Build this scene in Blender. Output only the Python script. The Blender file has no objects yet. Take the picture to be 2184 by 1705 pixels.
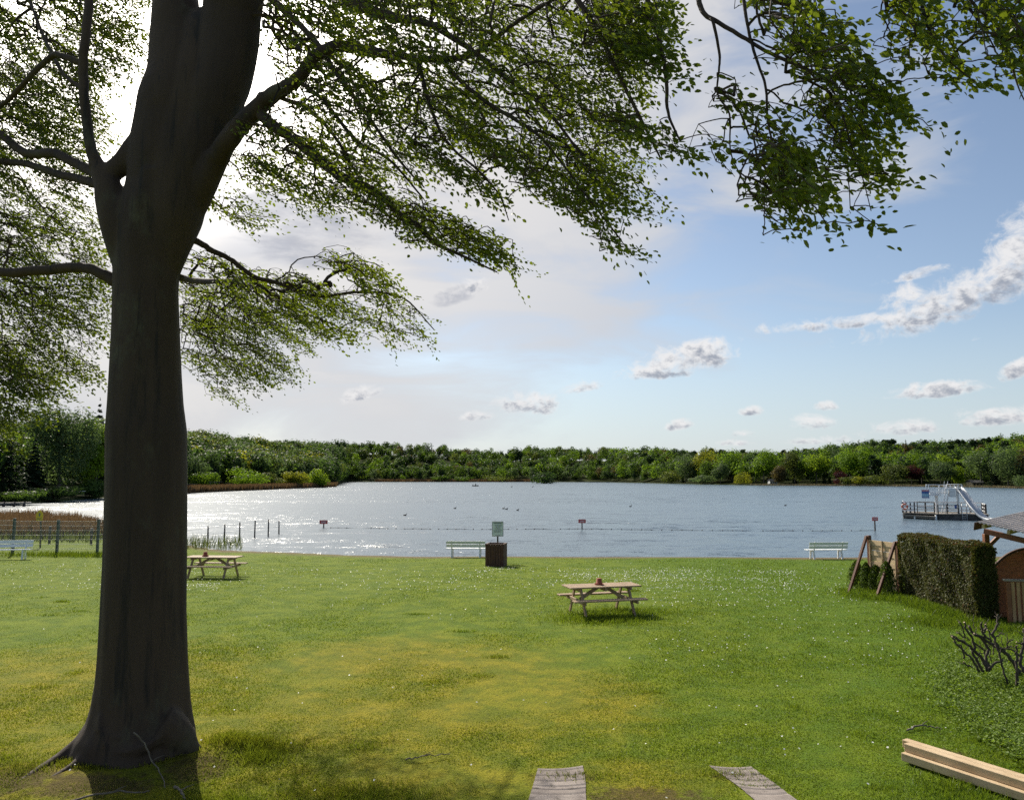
import bpy, math, random
import numpy as np
from mathutils import Vector, Matrix

random.seed(7)
R = math.radians
scene = bpy.context.scene
COL = scene.collection

# ------------------------------------------------------------------ camera and picture geometry
CAMZ = 3.6
FPX = 1650.0                       # focal length in pixels of a 2184 wide picture
PITCH = math.atan(0.1003)
CP, SP = math.cos(PITCH), math.sin(PITCH)
WZ = -0.5                          # water level

def ray(x, y):
    xc = (x - 1092.0) / FPX
    yc = (852.5 - y) / FPX
    return np.array([xc, CP - yc * SP, SP + yc * CP])

def P(x, y, Y):
    d = ray(x, y)
    t = Y / d[1]
    return np.array([d[0] * t, Y, CAMZ + d[2] * t])

def G(x, y, z=0.0):
    d = ray(x, y)
    t = (z - CAMZ) / d[2]
    return np.array([d[0] * t, d[1] * t, z])

def proj(p):
    p = np.asarray(p, float)
    x, y, z = p[..., 0], p[..., 1], p[..., 2] - CAMZ
    zc = y * CP + z * SP
    yc = -y * SP + z * CP
    return 1092.0 + FPX * x / zc, 852.5 - FPX * yc / zc

cam_d = bpy.data.cameras.new("camera")
cam_d.sensor_width = 36.0
cam_d.lens = 36.0 * FPX / 2184.0
cam_d.clip_start = 0.1
cam_d.clip_end = 6000
cam = bpy.data.objects.new("camera", cam_d)
cam.location = (0, 0, CAMZ)
cam.rotation_euler = (math.pi / 2 + PITCH, 0, 0)
COL.objects.link(cam)
scene.camera = cam

# ------------------------------------------------------------------ object helpers
def tag(o, label=None, cat=None, group=None, kind=None):
    if label: o["label"] = label
    if cat: o["category"] = cat
    if group: o["group"] = group
    if kind: o["kind"] = kind
    return o

def thing(name, label, cat, loc=(0, 0, 0), rz=0.0, group=None):
    o = bpy.data.objects.new(name, None)
    COL.objects.link(o)
    o.location = tuple(float(v) for v in loc)
    o.rotation_euler = (0, 0, rz)
    o.empty_display_size = 0.2
    return tag(o, label, cat, group)

def np_mesh(name, V, faces, mat, parent=None, smooth=False):
    """V (n,3); faces: list of int arrays (m,k), one array per polygon size"""
    V = np.asarray(V, np.float32)
    me = bpy.data.meshes.new(name)
    me.vertices.add(len(V))
    me.vertices.foreach_set("co", V.ravel())
    loops, starts, tot, off = [], [], [], 0
    for F in faces:
        F = np.asarray(F, np.int32)
        if F.size == 0: continue
        m, k = F.shape
        loops.append(F.ravel())
        starts.append(off + np.arange(m, dtype=np.int32) * k)
        tot.append(np.full(m, k, np.int32))
        off += m * k
    loops = np.concatenate(loops); starts = np.concatenate(starts); tot = np.concatenate(tot)
    me.loops.add(len(loops))
    me.loops.foreach_set("vertex_index", loops)
    me.polygons.add(len(starts))
    me.polygons.foreach_set("loop_start", starts)
    me.polygons.foreach_set("loop_total", tot)
    me.polygons.foreach_set("use_smooth", np.full(len(starts), bool(smooth)))
    me.update(calc_edges=True)
    me.validate()
    if mat is not None: me.materials.append(mat)
    o = bpy.data.objects.new(name, me)
    COL.objects.link(o)
    if parent is not None: o.parent = parent
    return o

class MB:
    """collects boxes, tubes, lathes and prisms into one mesh"""
    def __init__(s):
        s.v, s.f, s.n = [], {}, 0
    def add(s, V, faces):
        V = np.asarray(V, float).reshape(-1, 3)
        for F in faces:
            F = np.asarray(F, int)
            if F.size: s.f.setdefault(F.shape[1], []).append(F + s.n)
        s.v.append(V); s.n += len(V)
        return s
    def box(s, c, size, rot=None, bev=0.0):
        """box centred at c; rot = 3x3 matrix or z angle"""
        hx, hy, hz = [q / 2.0 for q in size]
        b = min(bev, hx * .45, hy * .45, hz * .45)
        if b <= 0:
            V = np.array([[x, y, z] for z in (-hz, hz) for x, y in ((-hx, -hy), (hx, -hy), (hx, hy), (-hx, hy))])
            F = [np.array([[3, 2, 1, 0], [4, 5, 6, 7], [0, 1, 5, 4], [1, 2, 6, 5], [2, 3, 7, 6], [3, 0, 4, 7]])]
        else:
            pl = [(-hx + b, -hy), (hx - b, -hy), (hx, -hy + b), (hx, hy - b), (hx - b, hy), (-hx + b, hy), (-hx, hy - b), (-hx, -hy + b)]
            pi = [(px * (hx - b) / hx if hx else px, py * (hy - b) / hy) for px, py in pl]
            rings = [[(x, y, -hz) for x, y in pi], [(x, y, -hz + b) for x, y in pl], [(x, y, hz - b) for x, y in pl], [(x, y, hz) for x, y in pi]]
            V = np.array([p for r in rings for p in r])
            q = []
            for k in range(3):
                for i in range(8):
                    j = (i + 1) % 8
                    q.append([k * 8 + i, k * 8 + j, k * 8 + 8 + j, k * 8 + 8 + i])
            F = [np.array(q), np.array([[7, 6, 5, 4, 3, 2, 1, 0], [24, 25, 26, 27, 28, 29, 30, 31]])]
        V = s._rot(V, rot) + np.asarray(c, float)
        return s.add(V, F)
    @staticmethod
    def _rot(V, rot):
        if rot is None: return V
        if isinstance(rot, (int, float)):
            c, q = math.cos(rot), math.sin(rot)
            M = np.array([[c, -q, 0], [q, c, 0], [0, 0, 1]])
        else:
            M = np.asarray(rot, float)
        return V @ M.T
    def bar(s, a, b, w, h, up=(0, 0, 1), bev=0.0):
        """rectangular bar from a to b, w across, h along up"""
        a, b = np.asarray(a, float), np.asarray(b, float)
        d = b - a; L = np.linalg.norm(d); d = d / L
        u = np.asarray(up, float); u = u - d * u.dot(d)
        if np.linalg.norm(u) < 1e-4: u = np.array([0, 1.0, 0]) - d * d[1]
        u /= np.linalg.norm(u)
        sd = np.cross(u, d)
        return s.box((a + b) / 2, (L, w, h), np.stack([d, sd, u], 1), bev)
    def tube(s, pts, rad, n=8, cap=True, wob=0.0, rng=None):
        pts = np.asarray(pts, float); m = len(pts)
        rad = np.broadcast_to(np.asarray(rad, float), (m,))
        T = np.gradient(pts, axis=0); T /= (np.linalg.norm(T, axis=1, keepdims=True) + 1e-9)
        ref = np.array([0, 0, 1.0]) if abs(T[0][2]) < .9 else np.array([1.0, 0, 0])
        ang = np.arange(n) * 2 * math.pi / n
        V = []
        u = None
        for i in range(m):
            if u is None:
                u = np.cross(T[i], ref)
            else:
                u = u - T[i] * u.dot(T[i])
            u /= np.linalg.norm(u) + 1e-9
            w = np.cross(T[i], u)
            r = rad[i]
            rr = np.full(n, r) if wob == 0 else r * (1 + wob * (rng.random(n) - .5))
            V.append(pts[i] + np.cos(ang)[:, None] * u * rr[:, None] + np.sin(ang)[:, None] * w * rr[:, None])
        V = np.concatenate(V)
        i = np.arange(m - 1)[:, None] * n; k = np.arange(n)[None]
        k2 = (k + 1) % n
        F = np.stack([i + k, i + k2, i + n + k2, i + n + k], -1).reshape(-1, 4)
        fs = [F]
        if cap: fs.append(np.array([list(range(n))[::-1], list(range((m - 1) * n, m * n))]))
        return s.add(V, fs)
    def lathe(s, prof, c=(0, 0, 0), n=20):
        prof = np.asarray(prof, float); m = len(prof)
        ang = np.arange(n) * 2 * math.pi / n
        V = np.concatenate([np.stack([r * np.cos(ang), r * np.sin(ang), np.full(n, z)], 1) for r, z in prof]) + np.asarray(c, float)
        i = np.arange(m - 1)[:, None] * n; k = np.arange(n)[None]; k2 = (k + 1) % n
        F = np.stack([i + k, i + k2, i + n + k2, i + n + k], -1).reshape(-1, 4)
        return s.add(V, [F, np.array([list(range(n))[::-1], list(range((m - 1) * n, m * n))])])
    def prism(s, poly, a, b):
        """poly: list of 3-d points of a flat outline; extruded by the vector a -> b"""
        poly = np.asarray(poly, float); n = len(poly)
        d = np.asarray(b, float) - np.asarray(a, float)
        V = np.concatenate([poly, poly + d])
        k = np.arange(n); k2 = (k + 1) % n
        F = np.stack([k, k2, n + k2, n + k], -1)
        return s.add(V, [F, np.array([list(range(n))[::-1], list(range(n, 2 * n))])])
    def torus(s, c, R0, r, axis='y', n=24, m=8, arc=(0, 2 * math.pi)):
        a = np.linspace(arc[0], arc[1], n + 1)
        if axis == 'y': pts = np.stack([R0 * np.cos(a), 0 * a, R0 * np.sin(a)], 1)
        else: pts = np.stack([R0 * np.cos(a), R0 * np.sin(a), 0 * a], 1)
        return s.tube(pts + np.asarray(c, float), r, m)
    def build(s, name, mat, parent=None, smooth=False, off=None):
        V = np.concatenate(s.v)
        if off is not None: V = V - np.asarray(off, float)
        return np_mesh(name, V, [np.concatenate(F) for F in s.f.values()], mat, parent, smooth)

def copy_tree(o, parent=None):
    c = o.copy(); COL.objects.link(c)
    if parent is not None: c.parent = parent
    for ch in [q for q in bpy.data.objects if q.parent == o]:
        copy_tree(ch, c)
    return c

def spline(pts, n):
    """Catmull-Rom through pts (m,k) sampled to about n points"""
    p = np.asarray(pts, float)
    p = np.vstack([2 * p[0] - p[1], p, 2 * p[-1] - p[-2]])
    seg = len(p) - 3
    out = []
    per = max(2, n // seg)
    for i in range(seg):
        a, b, c, d = p[i:i + 4]
        for t in np.arange(per) / per:
            out.append(.5 * ((2 * b) + (c - a) * t + (2 * a - 5 * b + 4 * c - d) * t * t + (3 * b - a - 3 * c + d) * t ** 3))
    out.append(p[-2])
    return np.array(out)

# ------------------------------------------------------------------ materials
def new_mat(name):
    m = bpy.data.materials.new(name); m.use_nodes = True
    nt = m.node_tree
    for n in list(nt.nodes): nt.nodes.remove(n)
    out = nt.nodes.new("ShaderNodeOutputMaterial")
    return m, nt, out

def N(nt, typ, **kw):
    n = nt.nodes.new(typ)
    for k, v in kw.items():
        if k.startswith("i_"):
            key = k[2:]
            key = int(key) if key.isdigit() else key.replace("_", " ")
            n.inputs[key].default_value = v
        else:
            setattr(n, k, v)
    return n

def L(nt, a, b): nt.links.new(a, b)

def math_n(nt, op, a, b=None, c=None, clamp=False):
    n = nt.nodes.new("ShaderNodeMath"); n.operation = op; n.use_clamp = clamp
    for i, v in enumerate((a, b, c)):
        if v is None: continue
        if isinstance(v, (int, float)): n.inputs[i].default_value = v
        else: nt.links.new(v, n.inputs[i])
    return n.outputs[0]

def mixc(nt, fac, a, b, blend='MIX'):
    n = nt.nodes.new("ShaderNodeMix"); n.data_type = 'RGBA'; n.blend_type = blend
    for sock, v in ((n.inputs[0], fac), (n.inputs[6], a), (n.inputs[7], b)):
        if isinstance(v, (int, float)): sock.default_value = v
        elif isinstance(v, (tuple, list)): sock.default_value = (*v[:3], 1)
        else: nt.links.new(v, sock)
    return n.outputs[2]

def smooth_n(nt, v, lo, hi):
    n = nt.nodes.new("ShaderNodeMapRange"); n.interpolation_type = 'SMOOTHSTEP'
    nt.links.new(v, n.inputs[0])
    n.inputs[1].default_value = lo; n.inputs[2].default_value = hi
    return n.outputs[0]

def coords(nt, scale=(1, 1, 1), kind='Object'):
    if kind == 'World':
        src = nt.nodes.new("ShaderNodeNewGeometry").outputs['Position']
    else:
        src = nt.nodes.new("ShaderNodeTexCoord").outputs[kind]
    mp = nt.nodes.new("ShaderNodeMapping"); nt.links.new(src, mp.inputs[0])
    mp.inputs['Scale'].default_value = scale
    return mp.outputs[0]

def noise(nt, vec, scale, detail=4, rough=.55, out='Fac'):
    n = N(nt, "ShaderNodeTexNoise"); nt.links.new(vec, n.inputs['Vector'])
    n.inputs['Scale'].default_value = scale; n.inputs['Detail'].default_value = detail
    n.inputs['Roughness'].default_value = rough
    return n.outputs[out]

def surf(name, a, b, rough=.7, scale=4, stretch=(1, 1, 1), bump=.3, dist=.01, metal=0.0, lo=.35, hi=.65, fine=None, kind='Object', spec=.5, rand=0.0, fine2=None, cracks=None):
    """two-colour noise surface with bump; fine = (colour, scale, stretch, lo, hi) a second stain layer"""
    m, nt, out = new_mat(name)
    v = coords(nt, stretch, kind)
    n1 = noise(nt, v, scale, 6, .6)
    c = mixc(nt, smooth_n(nt, n1, lo, hi), a, b)
    if fine:
        v2 = coords(nt, fine[2], kind)
        n2 = noise(nt, v2, fine[1], 5, .65)
        c = mixc(nt, smooth_n(nt, n2, fine[3], fine[4]), c, fine[0])
    if fine2:
        c = mixc(nt, smooth_n(nt, noise(nt, coords(nt, fine2[2], kind), fine2[1], 6, .7), fine2[3], fine2[4]), c, fine2[0])
    if cracks:
        c = mixc(nt, math_n(nt, 'MULTIPLY', smooth_n(nt, noise(nt, coords(nt, (1, 1, .07), kind), 11, 6, .7), .56, .66), .75), c, cracks)
        c = mixc(nt, math_n(nt, 'MULTIPLY', smooth_n(nt, noise(nt, coords(nt, (1, 1, 1.6), kind), 26, 4, .7), .54, .70), .5), c, tuple(q * 2.4 for q in cracks))
    if rand:
        oi = N(nt, "ShaderNodeObjectInfo")
        hs = N(nt, "ShaderNodeHueSaturation"); L(nt, c, hs.inputs['Color'])
        L(nt, math_n(nt, 'MULTIPLY_ADD', oi.outputs['Random'], rand, 1 - rand / 2), hs.inputs['Value'])
        c = hs.outputs[0]
    bs = N(nt, "ShaderNodeBsdfPrincipled")
    L(nt, c, bs.inputs['Base Color'])
    bs.inputs['Roughness'].default_value = rough
    bs.inputs['Metallic'].default_value = metal
    bs.inputs['Specular IOR Level'].default_value = spec
    if bump:
        bp = N(nt, "ShaderNodeBump"); bp.inputs['Strength'].default_value = bump; bp.inputs['Distance'].default_value = dist
        L(nt, noise(nt, v, scale * 2.3, 6, .7), bp.inputs['Height'])
        L(nt, bp.outputs[0], bs.inputs['Normal'])
    L(nt, bs.outputs[0], out.inputs[0])
    return m

def leaf(name, a, b, tr, scale=.6, gloss=.06, trfac=.45, rand=.3, fine_scale=9.0):
    """foliage: diffuse + translucent + a little gloss; a,b leaf colours, tr light let through"""
    m, nt, out = new_mat(name)
    v = coords(nt, kind='World')
    n1 = noise(nt, v, scale, 3, .6)
    n2 = noise(nt, v, fine_scale, 2, .6)
    fac = math_n(nt, 'ADD', math_n(nt, 'MULTIPLY', smooth_n(nt, n1, .35, .65), .6), math_n(nt, 'MULTIPLY', smooth_n(nt, n2, .35, .65), .4))
    c = mixc(nt, fac, a, b)
    oi = N(nt, "ShaderNodeObjectInfo")
    hs = N(nt, "ShaderNodeHueSaturation"); L(nt, c, hs.inputs['Color'])
    L(nt, math_n(nt, 'MULTIPLY_ADD', oi.outputs['Random'], rand, 1 - rand / 2), hs.inputs['Value'])
    bs = N(nt, "ShaderNodeBsdfPrincipled")
    L(nt, hs.outputs[0], bs.inputs['Base Color'])
    bs.inputs['Roughness'].default_value = .5
    bs.inputs['Specular IOR Level'].default_value = gloss
    tl = N(nt, "ShaderNodeBsdfTranslucent")
    L(nt, mixc(nt, smooth_n(nt, n2, .3, .7), tuple(q * .75 for q in tr), tuple(q * 1.25 for q in tr)), tl.inputs['Color'])
    mx = N(nt, "ShaderNodeMixShader"); mx.inputs[0].default_value = trfac
    L(nt, bs.outputs[0], mx.inputs[1]); L(nt, tl.outputs[0], mx.inputs[2])
    L(nt, mx.outputs[0], out.inputs[0])
    return m

# ------------------------------------------------------------------ light and sky
SUN_AZ, SUN_EL = R(-29), R(38)
sdir = Vector((math.sin(SUN_AZ) * math.cos(SUN_EL), math.cos(SUN_AZ) * math.cos(SUN_EL), math.sin(SUN_EL)))
sl = bpy.data.lights.new("sun", 'SUN'); sl.energy = 5.0; sl.angle = R(.5); sl.color = (1, .93, .80)
so = bpy.data.objects.new("sun", sl); COL.objects.link(so)
so.rotation_euler = sdir.to_track_quat('Z', 'Y').to_euler(); so.location = (-20, 30, 40)

world = bpy.data.worlds.new("World"); scene.world = world; world.use_nodes = True
SKY_STRENGTH = .10
def build_world():
    nt = world.node_tree
    for n in list(nt.nodes): nt.nodes.remove(n)
    out = N(nt, "ShaderNodeOutputWorld"); bg = N(nt, "ShaderNodeBackground")
    bg.inputs[1].default_value = SKY_STRENGTH
    L(nt, bg.outputs[0], out.inputs[0])
    sky = N(nt, "ShaderNodeTexSky"); sky.sky_type = 'NISHITA'; sky.sun_disc = False
    sky.sun_elevation = SUN_EL; sky.sun_rotation = SUN_AZ
    sky.air_density = 1.0; sky.dust_density = .6; sky.ozone_density = 1.6
    tc = N(nt, "ShaderNodeTexCoord")
    sep = N(nt, "ShaderNodeSeparateXYZ"); L(nt, tc.outputs['Generated'], sep.inputs[0])
    az = math_n(nt, 'ARCTAN2', sep.outputs[0], sep.outputs[1])
    el = math_n(nt, 'ARCSINE', sep.outputs[2])
    # angle to the sun
    dot = N(nt, "ShaderNodeVectorMath", operation='DOT_PRODUCT'); L(nt, tc.outputs['Generated'], dot.inputs[0]); dot.inputs[1].default_value = sdir
    cosang = dot.outputs['Value']
    # streaky high cloud: noise in azimuth / elevation space
    cx = N(nt, "ShaderNodeCombineXYZ"); L(nt, az, cx.inputs[0]); L(nt, el, cx.inputs[1])
    mp = N(nt, "ShaderNodeMapping"); L(nt, cx.outputs[0], mp.inputs[0]); mp.inputs['Scale'].default_value = (2.2, 7.5, 1); mp.inputs['Rotation'].default_value = (0, 0, R(-9)); mp.inputs['Location'].default_value = (3.1, 1.7, 0)
    n_c = N(nt, "ShaderNodeTexNoise"); L(nt, mp.outputs[0], n_c.inputs['Vector'])
    n_c.inputs['Scale'].default_value = 1.6; n_c.inputs['Detail'].default_value = 7; n_c.inputs['Roughness'].default_value = .55; n_c.inputs['Distortion'].default_value = .6
    n_b = noise(nt, cx.outputs[0], 2.3, 4, .5)
    veil = math_n(nt, 'ADD', math_n(nt, 'MULTIPLY', math_n(nt, 'SUBTRACT', n_c.outputs['Fac'], .5), .70), cosang)
    veil = math_n(nt, 'ADD', veil, math_n(nt, 'MULTIPLY', math_n(nt, 'SUBTRACT', n_b, .5), .35))
    veil_m = smooth_n(nt, veil, VEIL[0], VEIL[1])
    veil_m = math_n(nt, 'MULTIPLY', veil_m, .92)
    # pale band along the horizon
    hz = math_n(nt, 'SUBTRACT', 1.0, smooth_n(nt, el, -.02, .22))
    hz = math_n(nt, 'MULTIPLY', hz, .75)
    # veil colour: white-hot towards the sun, pale grey away from it
    glow = smooth_n(nt, cosang, .68, .95)
    vc = mixc(nt, glow, VEIL_FAR, VEIL_NEAR)
    streak = smooth_n(nt, n_c.outputs['Fac'], .36, .62)
    vc = mixc(nt, math_n(nt, 'MULTIPLY', math_n(nt, 'SUBTRACT', 1.0, streak), .42), vc, VEIL_DARK)
    hs = N(nt, "ShaderNodeHueSaturation"); L(nt, sky.outputs[0], hs.inputs['Color']); hs.inputs['Saturation'].default_value = SKY_SAT; hs.inputs['Value'].default_value = SKY_VAL
    aur = smooth_n(nt, cosang, .89, 1.0)
    vc = mixc(nt, math_n(nt, 'MULTIPLY', aur, aur), vc, (60, 56, 50))
    c = mixc(nt, hz, hs.outputs[0], mixc(nt, glow, HORIZON, (7.0, 6.7, 6.5)))
    c = mixc(nt, veil_m, c, vc)
    # grey undersides of thicker cloud drifting in front of the veil
    n_d = N(nt, "ShaderNodeTexNoise"); L(nt, mp.outputs[0], n_d.inputs['Vector']); n_d.inputs['Scale'].default_value = 3.4; n_d.inputs['Detail'].default_value = 7; n_d.inputs['Roughness'].default_value = .6
    dk = None
    for (x, y, w, h, tilt) in GREYS:
        d = ray(x, y); d = d / np.linalg.norm(d); a0, e0 = math.atan2(d[0], d[1]), math.asin(d[2])
        da = math_n(nt, 'SUBTRACT', az, a0); de = math_n(nt, 'MULTIPLY_ADD', da, -tilt, math_n(nt, 'SUBTRACT', el, e0))
        q = math_n(nt, 'DIVIDE', da, w / FPX / 1.15); r = math_n(nt, 'DIVIDE', de, h / FPX / 1.1)
        f = math_n(nt, 'SUBTRACT', 1.0, math_n(nt, 'ADD', math_n(nt, 'MULTIPLY', q, q), math_n(nt, 'MULTIPLY', r, r)))
        f = math_n(nt, 'MAXIMUM', f, -1.5)
        dk = f if dk is None else math_n(nt, 'MAXIMUM', dk, f)
    dk = math_n(nt, 'ADD', dk, math_n(nt, 'MULTIPLY', math_n(nt, 'SUBTRACT', n_d.outputs['Fac'], .5), 5.0))
    c = mixc(nt, math_n(nt, 'MULTIPLY', smooth_n(nt, dk, -.1, 1.3), .62), c, (2.9, 3.15, 3.9))
    # cumulus clouds
    mp2 = N(nt, "ShaderNodeMapping"); L(nt, cx.outputs[0], mp2.inputs[0]); mp2.inputs['Scale'].default_value = (1, 1.35, 1)
    n_k = N(nt, "ShaderNodeTexNoise"); L(nt, mp2.outputs[0], n_k.inputs['Vector'])
    n_k.inputs['Scale'].default_value = 30; n_k.inputs['Detail'].default_value = 9; n_k.inputs['Roughness'].default_value = .66; n_k.inputs['Distortion'].default_value = .5
    n_l = noise(nt, mp2.outputs[0], 90, 5, .6)
    field = None; shade = None
    for (x, y, w, h, tilt, st) in CLOUDS:
        d = ray(x, y); d = d / np.linalg.norm(d)
        a0, e0 = math.atan2(d[0], d[1]), math.asin(d[2])
        wr, hr = w * 1.3 / FPX / 1.15, h * 1.6 / FPX / 1.1
        da = math_n(nt, 'SUBTRACT', az, a0)
        de = math_n(nt, 'SUBTRACT', el, e0)
        de = math_n(nt, 'MULTIPLY_ADD', da, -tilt, de)
        q = math_n(nt, 'DIVIDE', da, wr)
        up = math_n(nt, 'DIVIDE', de, hr)
        # flat base: the lower half is squeezed
        upn = math_n(nt, 'MINIMUM', math_n(nt, 'MULTIPLY', up, 1.7), up)
        r2 = math_n(nt, 'ADD', math_n(nt, 'MULTIPLY', q, q), math_n(nt, 'MULTIPLY', upn, upn))
        f = math_n(nt, 'MULTIPLY', math_n(nt, 'MAXIMUM', math_n(nt, 'SUBTRACT', 1.0, r2), -1.0), st)
        g = math_n(nt, 'MULTIPLY', math_n(nt, 'MAXIMUM', math_n(nt, 'ADD', f, .3), 0.0), up)
        field = f if field is None else math_n(nt, 'MAXIMUM', field, f)
        shade = g if shade is None else math_n(nt, 'ADD', shade, g)
    dens = math_n(nt, 'ADD', field, math_n(nt, 'MULTIPLY', math_n(nt, 'SUBTRACT', n_k.outputs['Fac'], .5), 3.4))
    cm = smooth_n(nt, dens, .05, 1.05)
    lit = math_n(nt, 'ADD', math_n(nt, 'MULTIPLY', shade, .9), math_n(nt, 'MULTIPLY', math_n(nt, 'SUBTRACT', n_l, .5), 2.6))
    lit = math_n(nt, 'ADD', lit, math_n(nt, 'MULTIPLY', math_n(nt, 'SUBTRACT', .85, dens), .8))
    cc = mixc(nt, smooth_n(nt, lit, -.75, .55), CLOUD_DARK, CLOUD_LIT)
    c = mixc(nt, math_n(nt, 'MULTIPLY', cm, .93), c, cc)
    # below the horizon: dull ground colour
    L(nt, c, bg.inputs[0])

VEIL = (.59, .87)
VEIL_FAR = (5.2, 5.4, 5.85); VEIL_NEAR = (7.5, 7.15, 6.8); VEIL_DARK = (3.9, 4.3, 5.2)
HORIZON = (4.9, 5.7, 6.6)
SKY_SAT, SKY_VAL = .92, 1.0
CLOUD_DARK = (3.0, 3.25, 3.85); CLOUD_LIT = (7.6, 7.5, 7.5)
GREYS = [(720, 500, 210, 70, .15), (985, 622, 70, 22, .35), (560, 440, 120, 40, .1), (150, 130, 120, 60, .2)]
CLOUDS = [  # x, y, half width, half height, tilt, strength
    (2035, 650, 150, 46, .33, 1.0), (2160, 560, 75, 60, .8, 1.0), (1790, 692, 150, 14, .02, .8), (1930, 640, 45, 25, .2, .8),
    (1475, 768, 118, 34, .17, 1.15), (1410, 797, 95, 15, .05, .9), (1130, 865, 74, 24, 0, 1.0), (775, 842, 48, 17, .3, .8),
    (1992, 836, 84, 15, .06, 1.0), (1738, 906, 50, 17, 0, 1.0), (2120, 893, 75, 18, 0, 1.0), (2176, 790, 34, 18, .3, 1.0),
    (1604, 878, 24, 10, 0, .9), (1446, 908, 30, 11, .15, .9), (1925, 916, 75, 14, .05, .7), (1955, 588, 70, 10, .1, .6),
    (985, 622, 62, 22, .35, .6), (1016, 890, 36, 11, .1, .7), (1240, 828, 40, 13, .2, .55), (1762, 868, 22, 10, 0, .8), (1585, 925, 22, 7, 0, .7),
    (1745, 940, 60, 9, 0, .5), (1560, 945, 40, 6, 0, .5),
]
build_world()

# ------------------------------------------------------------------ terrain functions
EDGE_X = np.array([-90, -30, -24, -17, -8.5, 0, 14, 30, 90.])
EDGE_Y = np.array([62, 56, 53, 45.0, 41.6, 41.2, 40.6, 41.5, 50.])
def edge_y(X): return np.interp(X, EDGE_X, EDGE_Y)

_rs = np.random.RandomState(3)
_w = [(_rs.uniform(.25, 1.3), _rs.uniform(0, 6.28), _rs.uniform(0, 6.28), _rs.uniform(.4, 1)) for _ in range(14)]
def wob(X, Y):
    z = 0
    for k, a, ph, am in _w:
        z = z + am * np.sin((X * math.cos(a) + Y * math.sin(a)) * k + ph) / (1 + 2 * k)
    return z
TREE = np.array([-5.05, 10.55])
def lawn_z(X, Y):
    X = np.asarray(X, float); Y = np.asarray(Y, float)
    e = edge_y(X)
    t = np.clip((Y - 22) / np.maximum(e - 22, 1), 0, 1.6)
    z = np.where(t <= 1, WZ * t ** 1.6, WZ - (t - 1) * 3.0)
    z = z + .012 * wob(X, Y)
    d = np.hypot(X - TREE[0], (Y - TREE[1]))
    z = z + .10 * np.exp(-(d / 1.15) ** 2)
    # low hump with tufts to the right of the trunk foot
    z = z + .10 * np.exp(-(((X + 3.75) / .35) ** 2 + ((Y - 10.6) / .35) ** 2))
    return z

# lawn colour nodes shared by the ground sheet and the blades
def lawn_colour(nt):
    v = coords(nt, kind='World')
    n1 = noise(nt, v, .33, 5, .6)
    n2 = noise(nt, v, 1.6, 4, .6)
    n3 = noise(nt, v, 22, 3, .6)
    sep = N(nt, "ShaderNodeSeparateXYZ"); L(nt, v, sep.inputs[0])
    x, y = sep.outputs[0], sep.outputs[1]
    # dry mossy ground, with golden lens-flare glow painted into its colour: around the beech and down the middle; lush on the right
    def blob(cx, cy, rx, ry):
        a = math_n(nt, 'DIVIDE', math_n(nt, 'SUBTRACT', x, cx), rx); b = math_n(nt, 'DIVIDE', math_n(nt, 'SUBTRACT', y, cy), ry)
        return math_n(nt, 'SUBTRACT', 1.0, math_n(nt, 'ADD', math_n(nt, 'MULTIPLY', a, a), math_n(nt, 'MULTIPLY', b, b)))
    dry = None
    for q in DRY_GLOW:
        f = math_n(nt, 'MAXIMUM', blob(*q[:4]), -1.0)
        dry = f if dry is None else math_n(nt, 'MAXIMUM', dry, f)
    dry_glow_f = math_n(nt, 'ADD', dry, math_n(nt, 'ADD', math_n(nt, 'MULTIPLY', math_n(nt, 'SUBTRACT', n1, .5), 1.5), math_n(nt, 'MULTIPLY', math_n(nt, 'SUBTRACT', n2, .5), 1.1)))
    dry_glow_m = smooth_n(nt, dry_glow_f, -.40, 1.30)
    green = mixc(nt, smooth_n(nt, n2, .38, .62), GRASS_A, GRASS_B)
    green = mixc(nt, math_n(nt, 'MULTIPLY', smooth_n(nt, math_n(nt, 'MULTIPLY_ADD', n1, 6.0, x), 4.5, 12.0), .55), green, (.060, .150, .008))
    dry_glow_c = mixc(nt, smooth_n(nt, n2, .35, .68), DRY_GLOW_A, DRY_GLOW_B)
    c = mixc(nt, dry_glow_m, green, dry_glow_c)
    c = mixc(nt, math_n(nt, 'MULTIPLY', smooth_n(nt, n3, .5, .72), .45), c, (.05, .055, .015))
    n5 = noise(nt, v, 6.5, 4, .65)
    c = mixc(nt, math_n(nt, 'MULTIPLY', smooth_n(nt, n5, .48, .68), .40), c, (.060, .085, .008))
    soil = None
    for q in SOIL:
        f = math_n(nt, 'MAXIMUM', blob(*q), -1.5)
        soil = f if soil is None else math_n(nt, 'MAXIMUM', soil, f)
    soil = math_n(nt, 'ADD', soil, math_n(nt, 'MULTIPLY', math_n(nt, 'SUBTRACT', n5, .5), 3.4))
    c = mixc(nt, math_n(nt, 'MULTIPLY', smooth_n(nt, soil, -.1, .9), .8), c, (.085, .055, .026))
    return c, n3, n2, x, y

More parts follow.
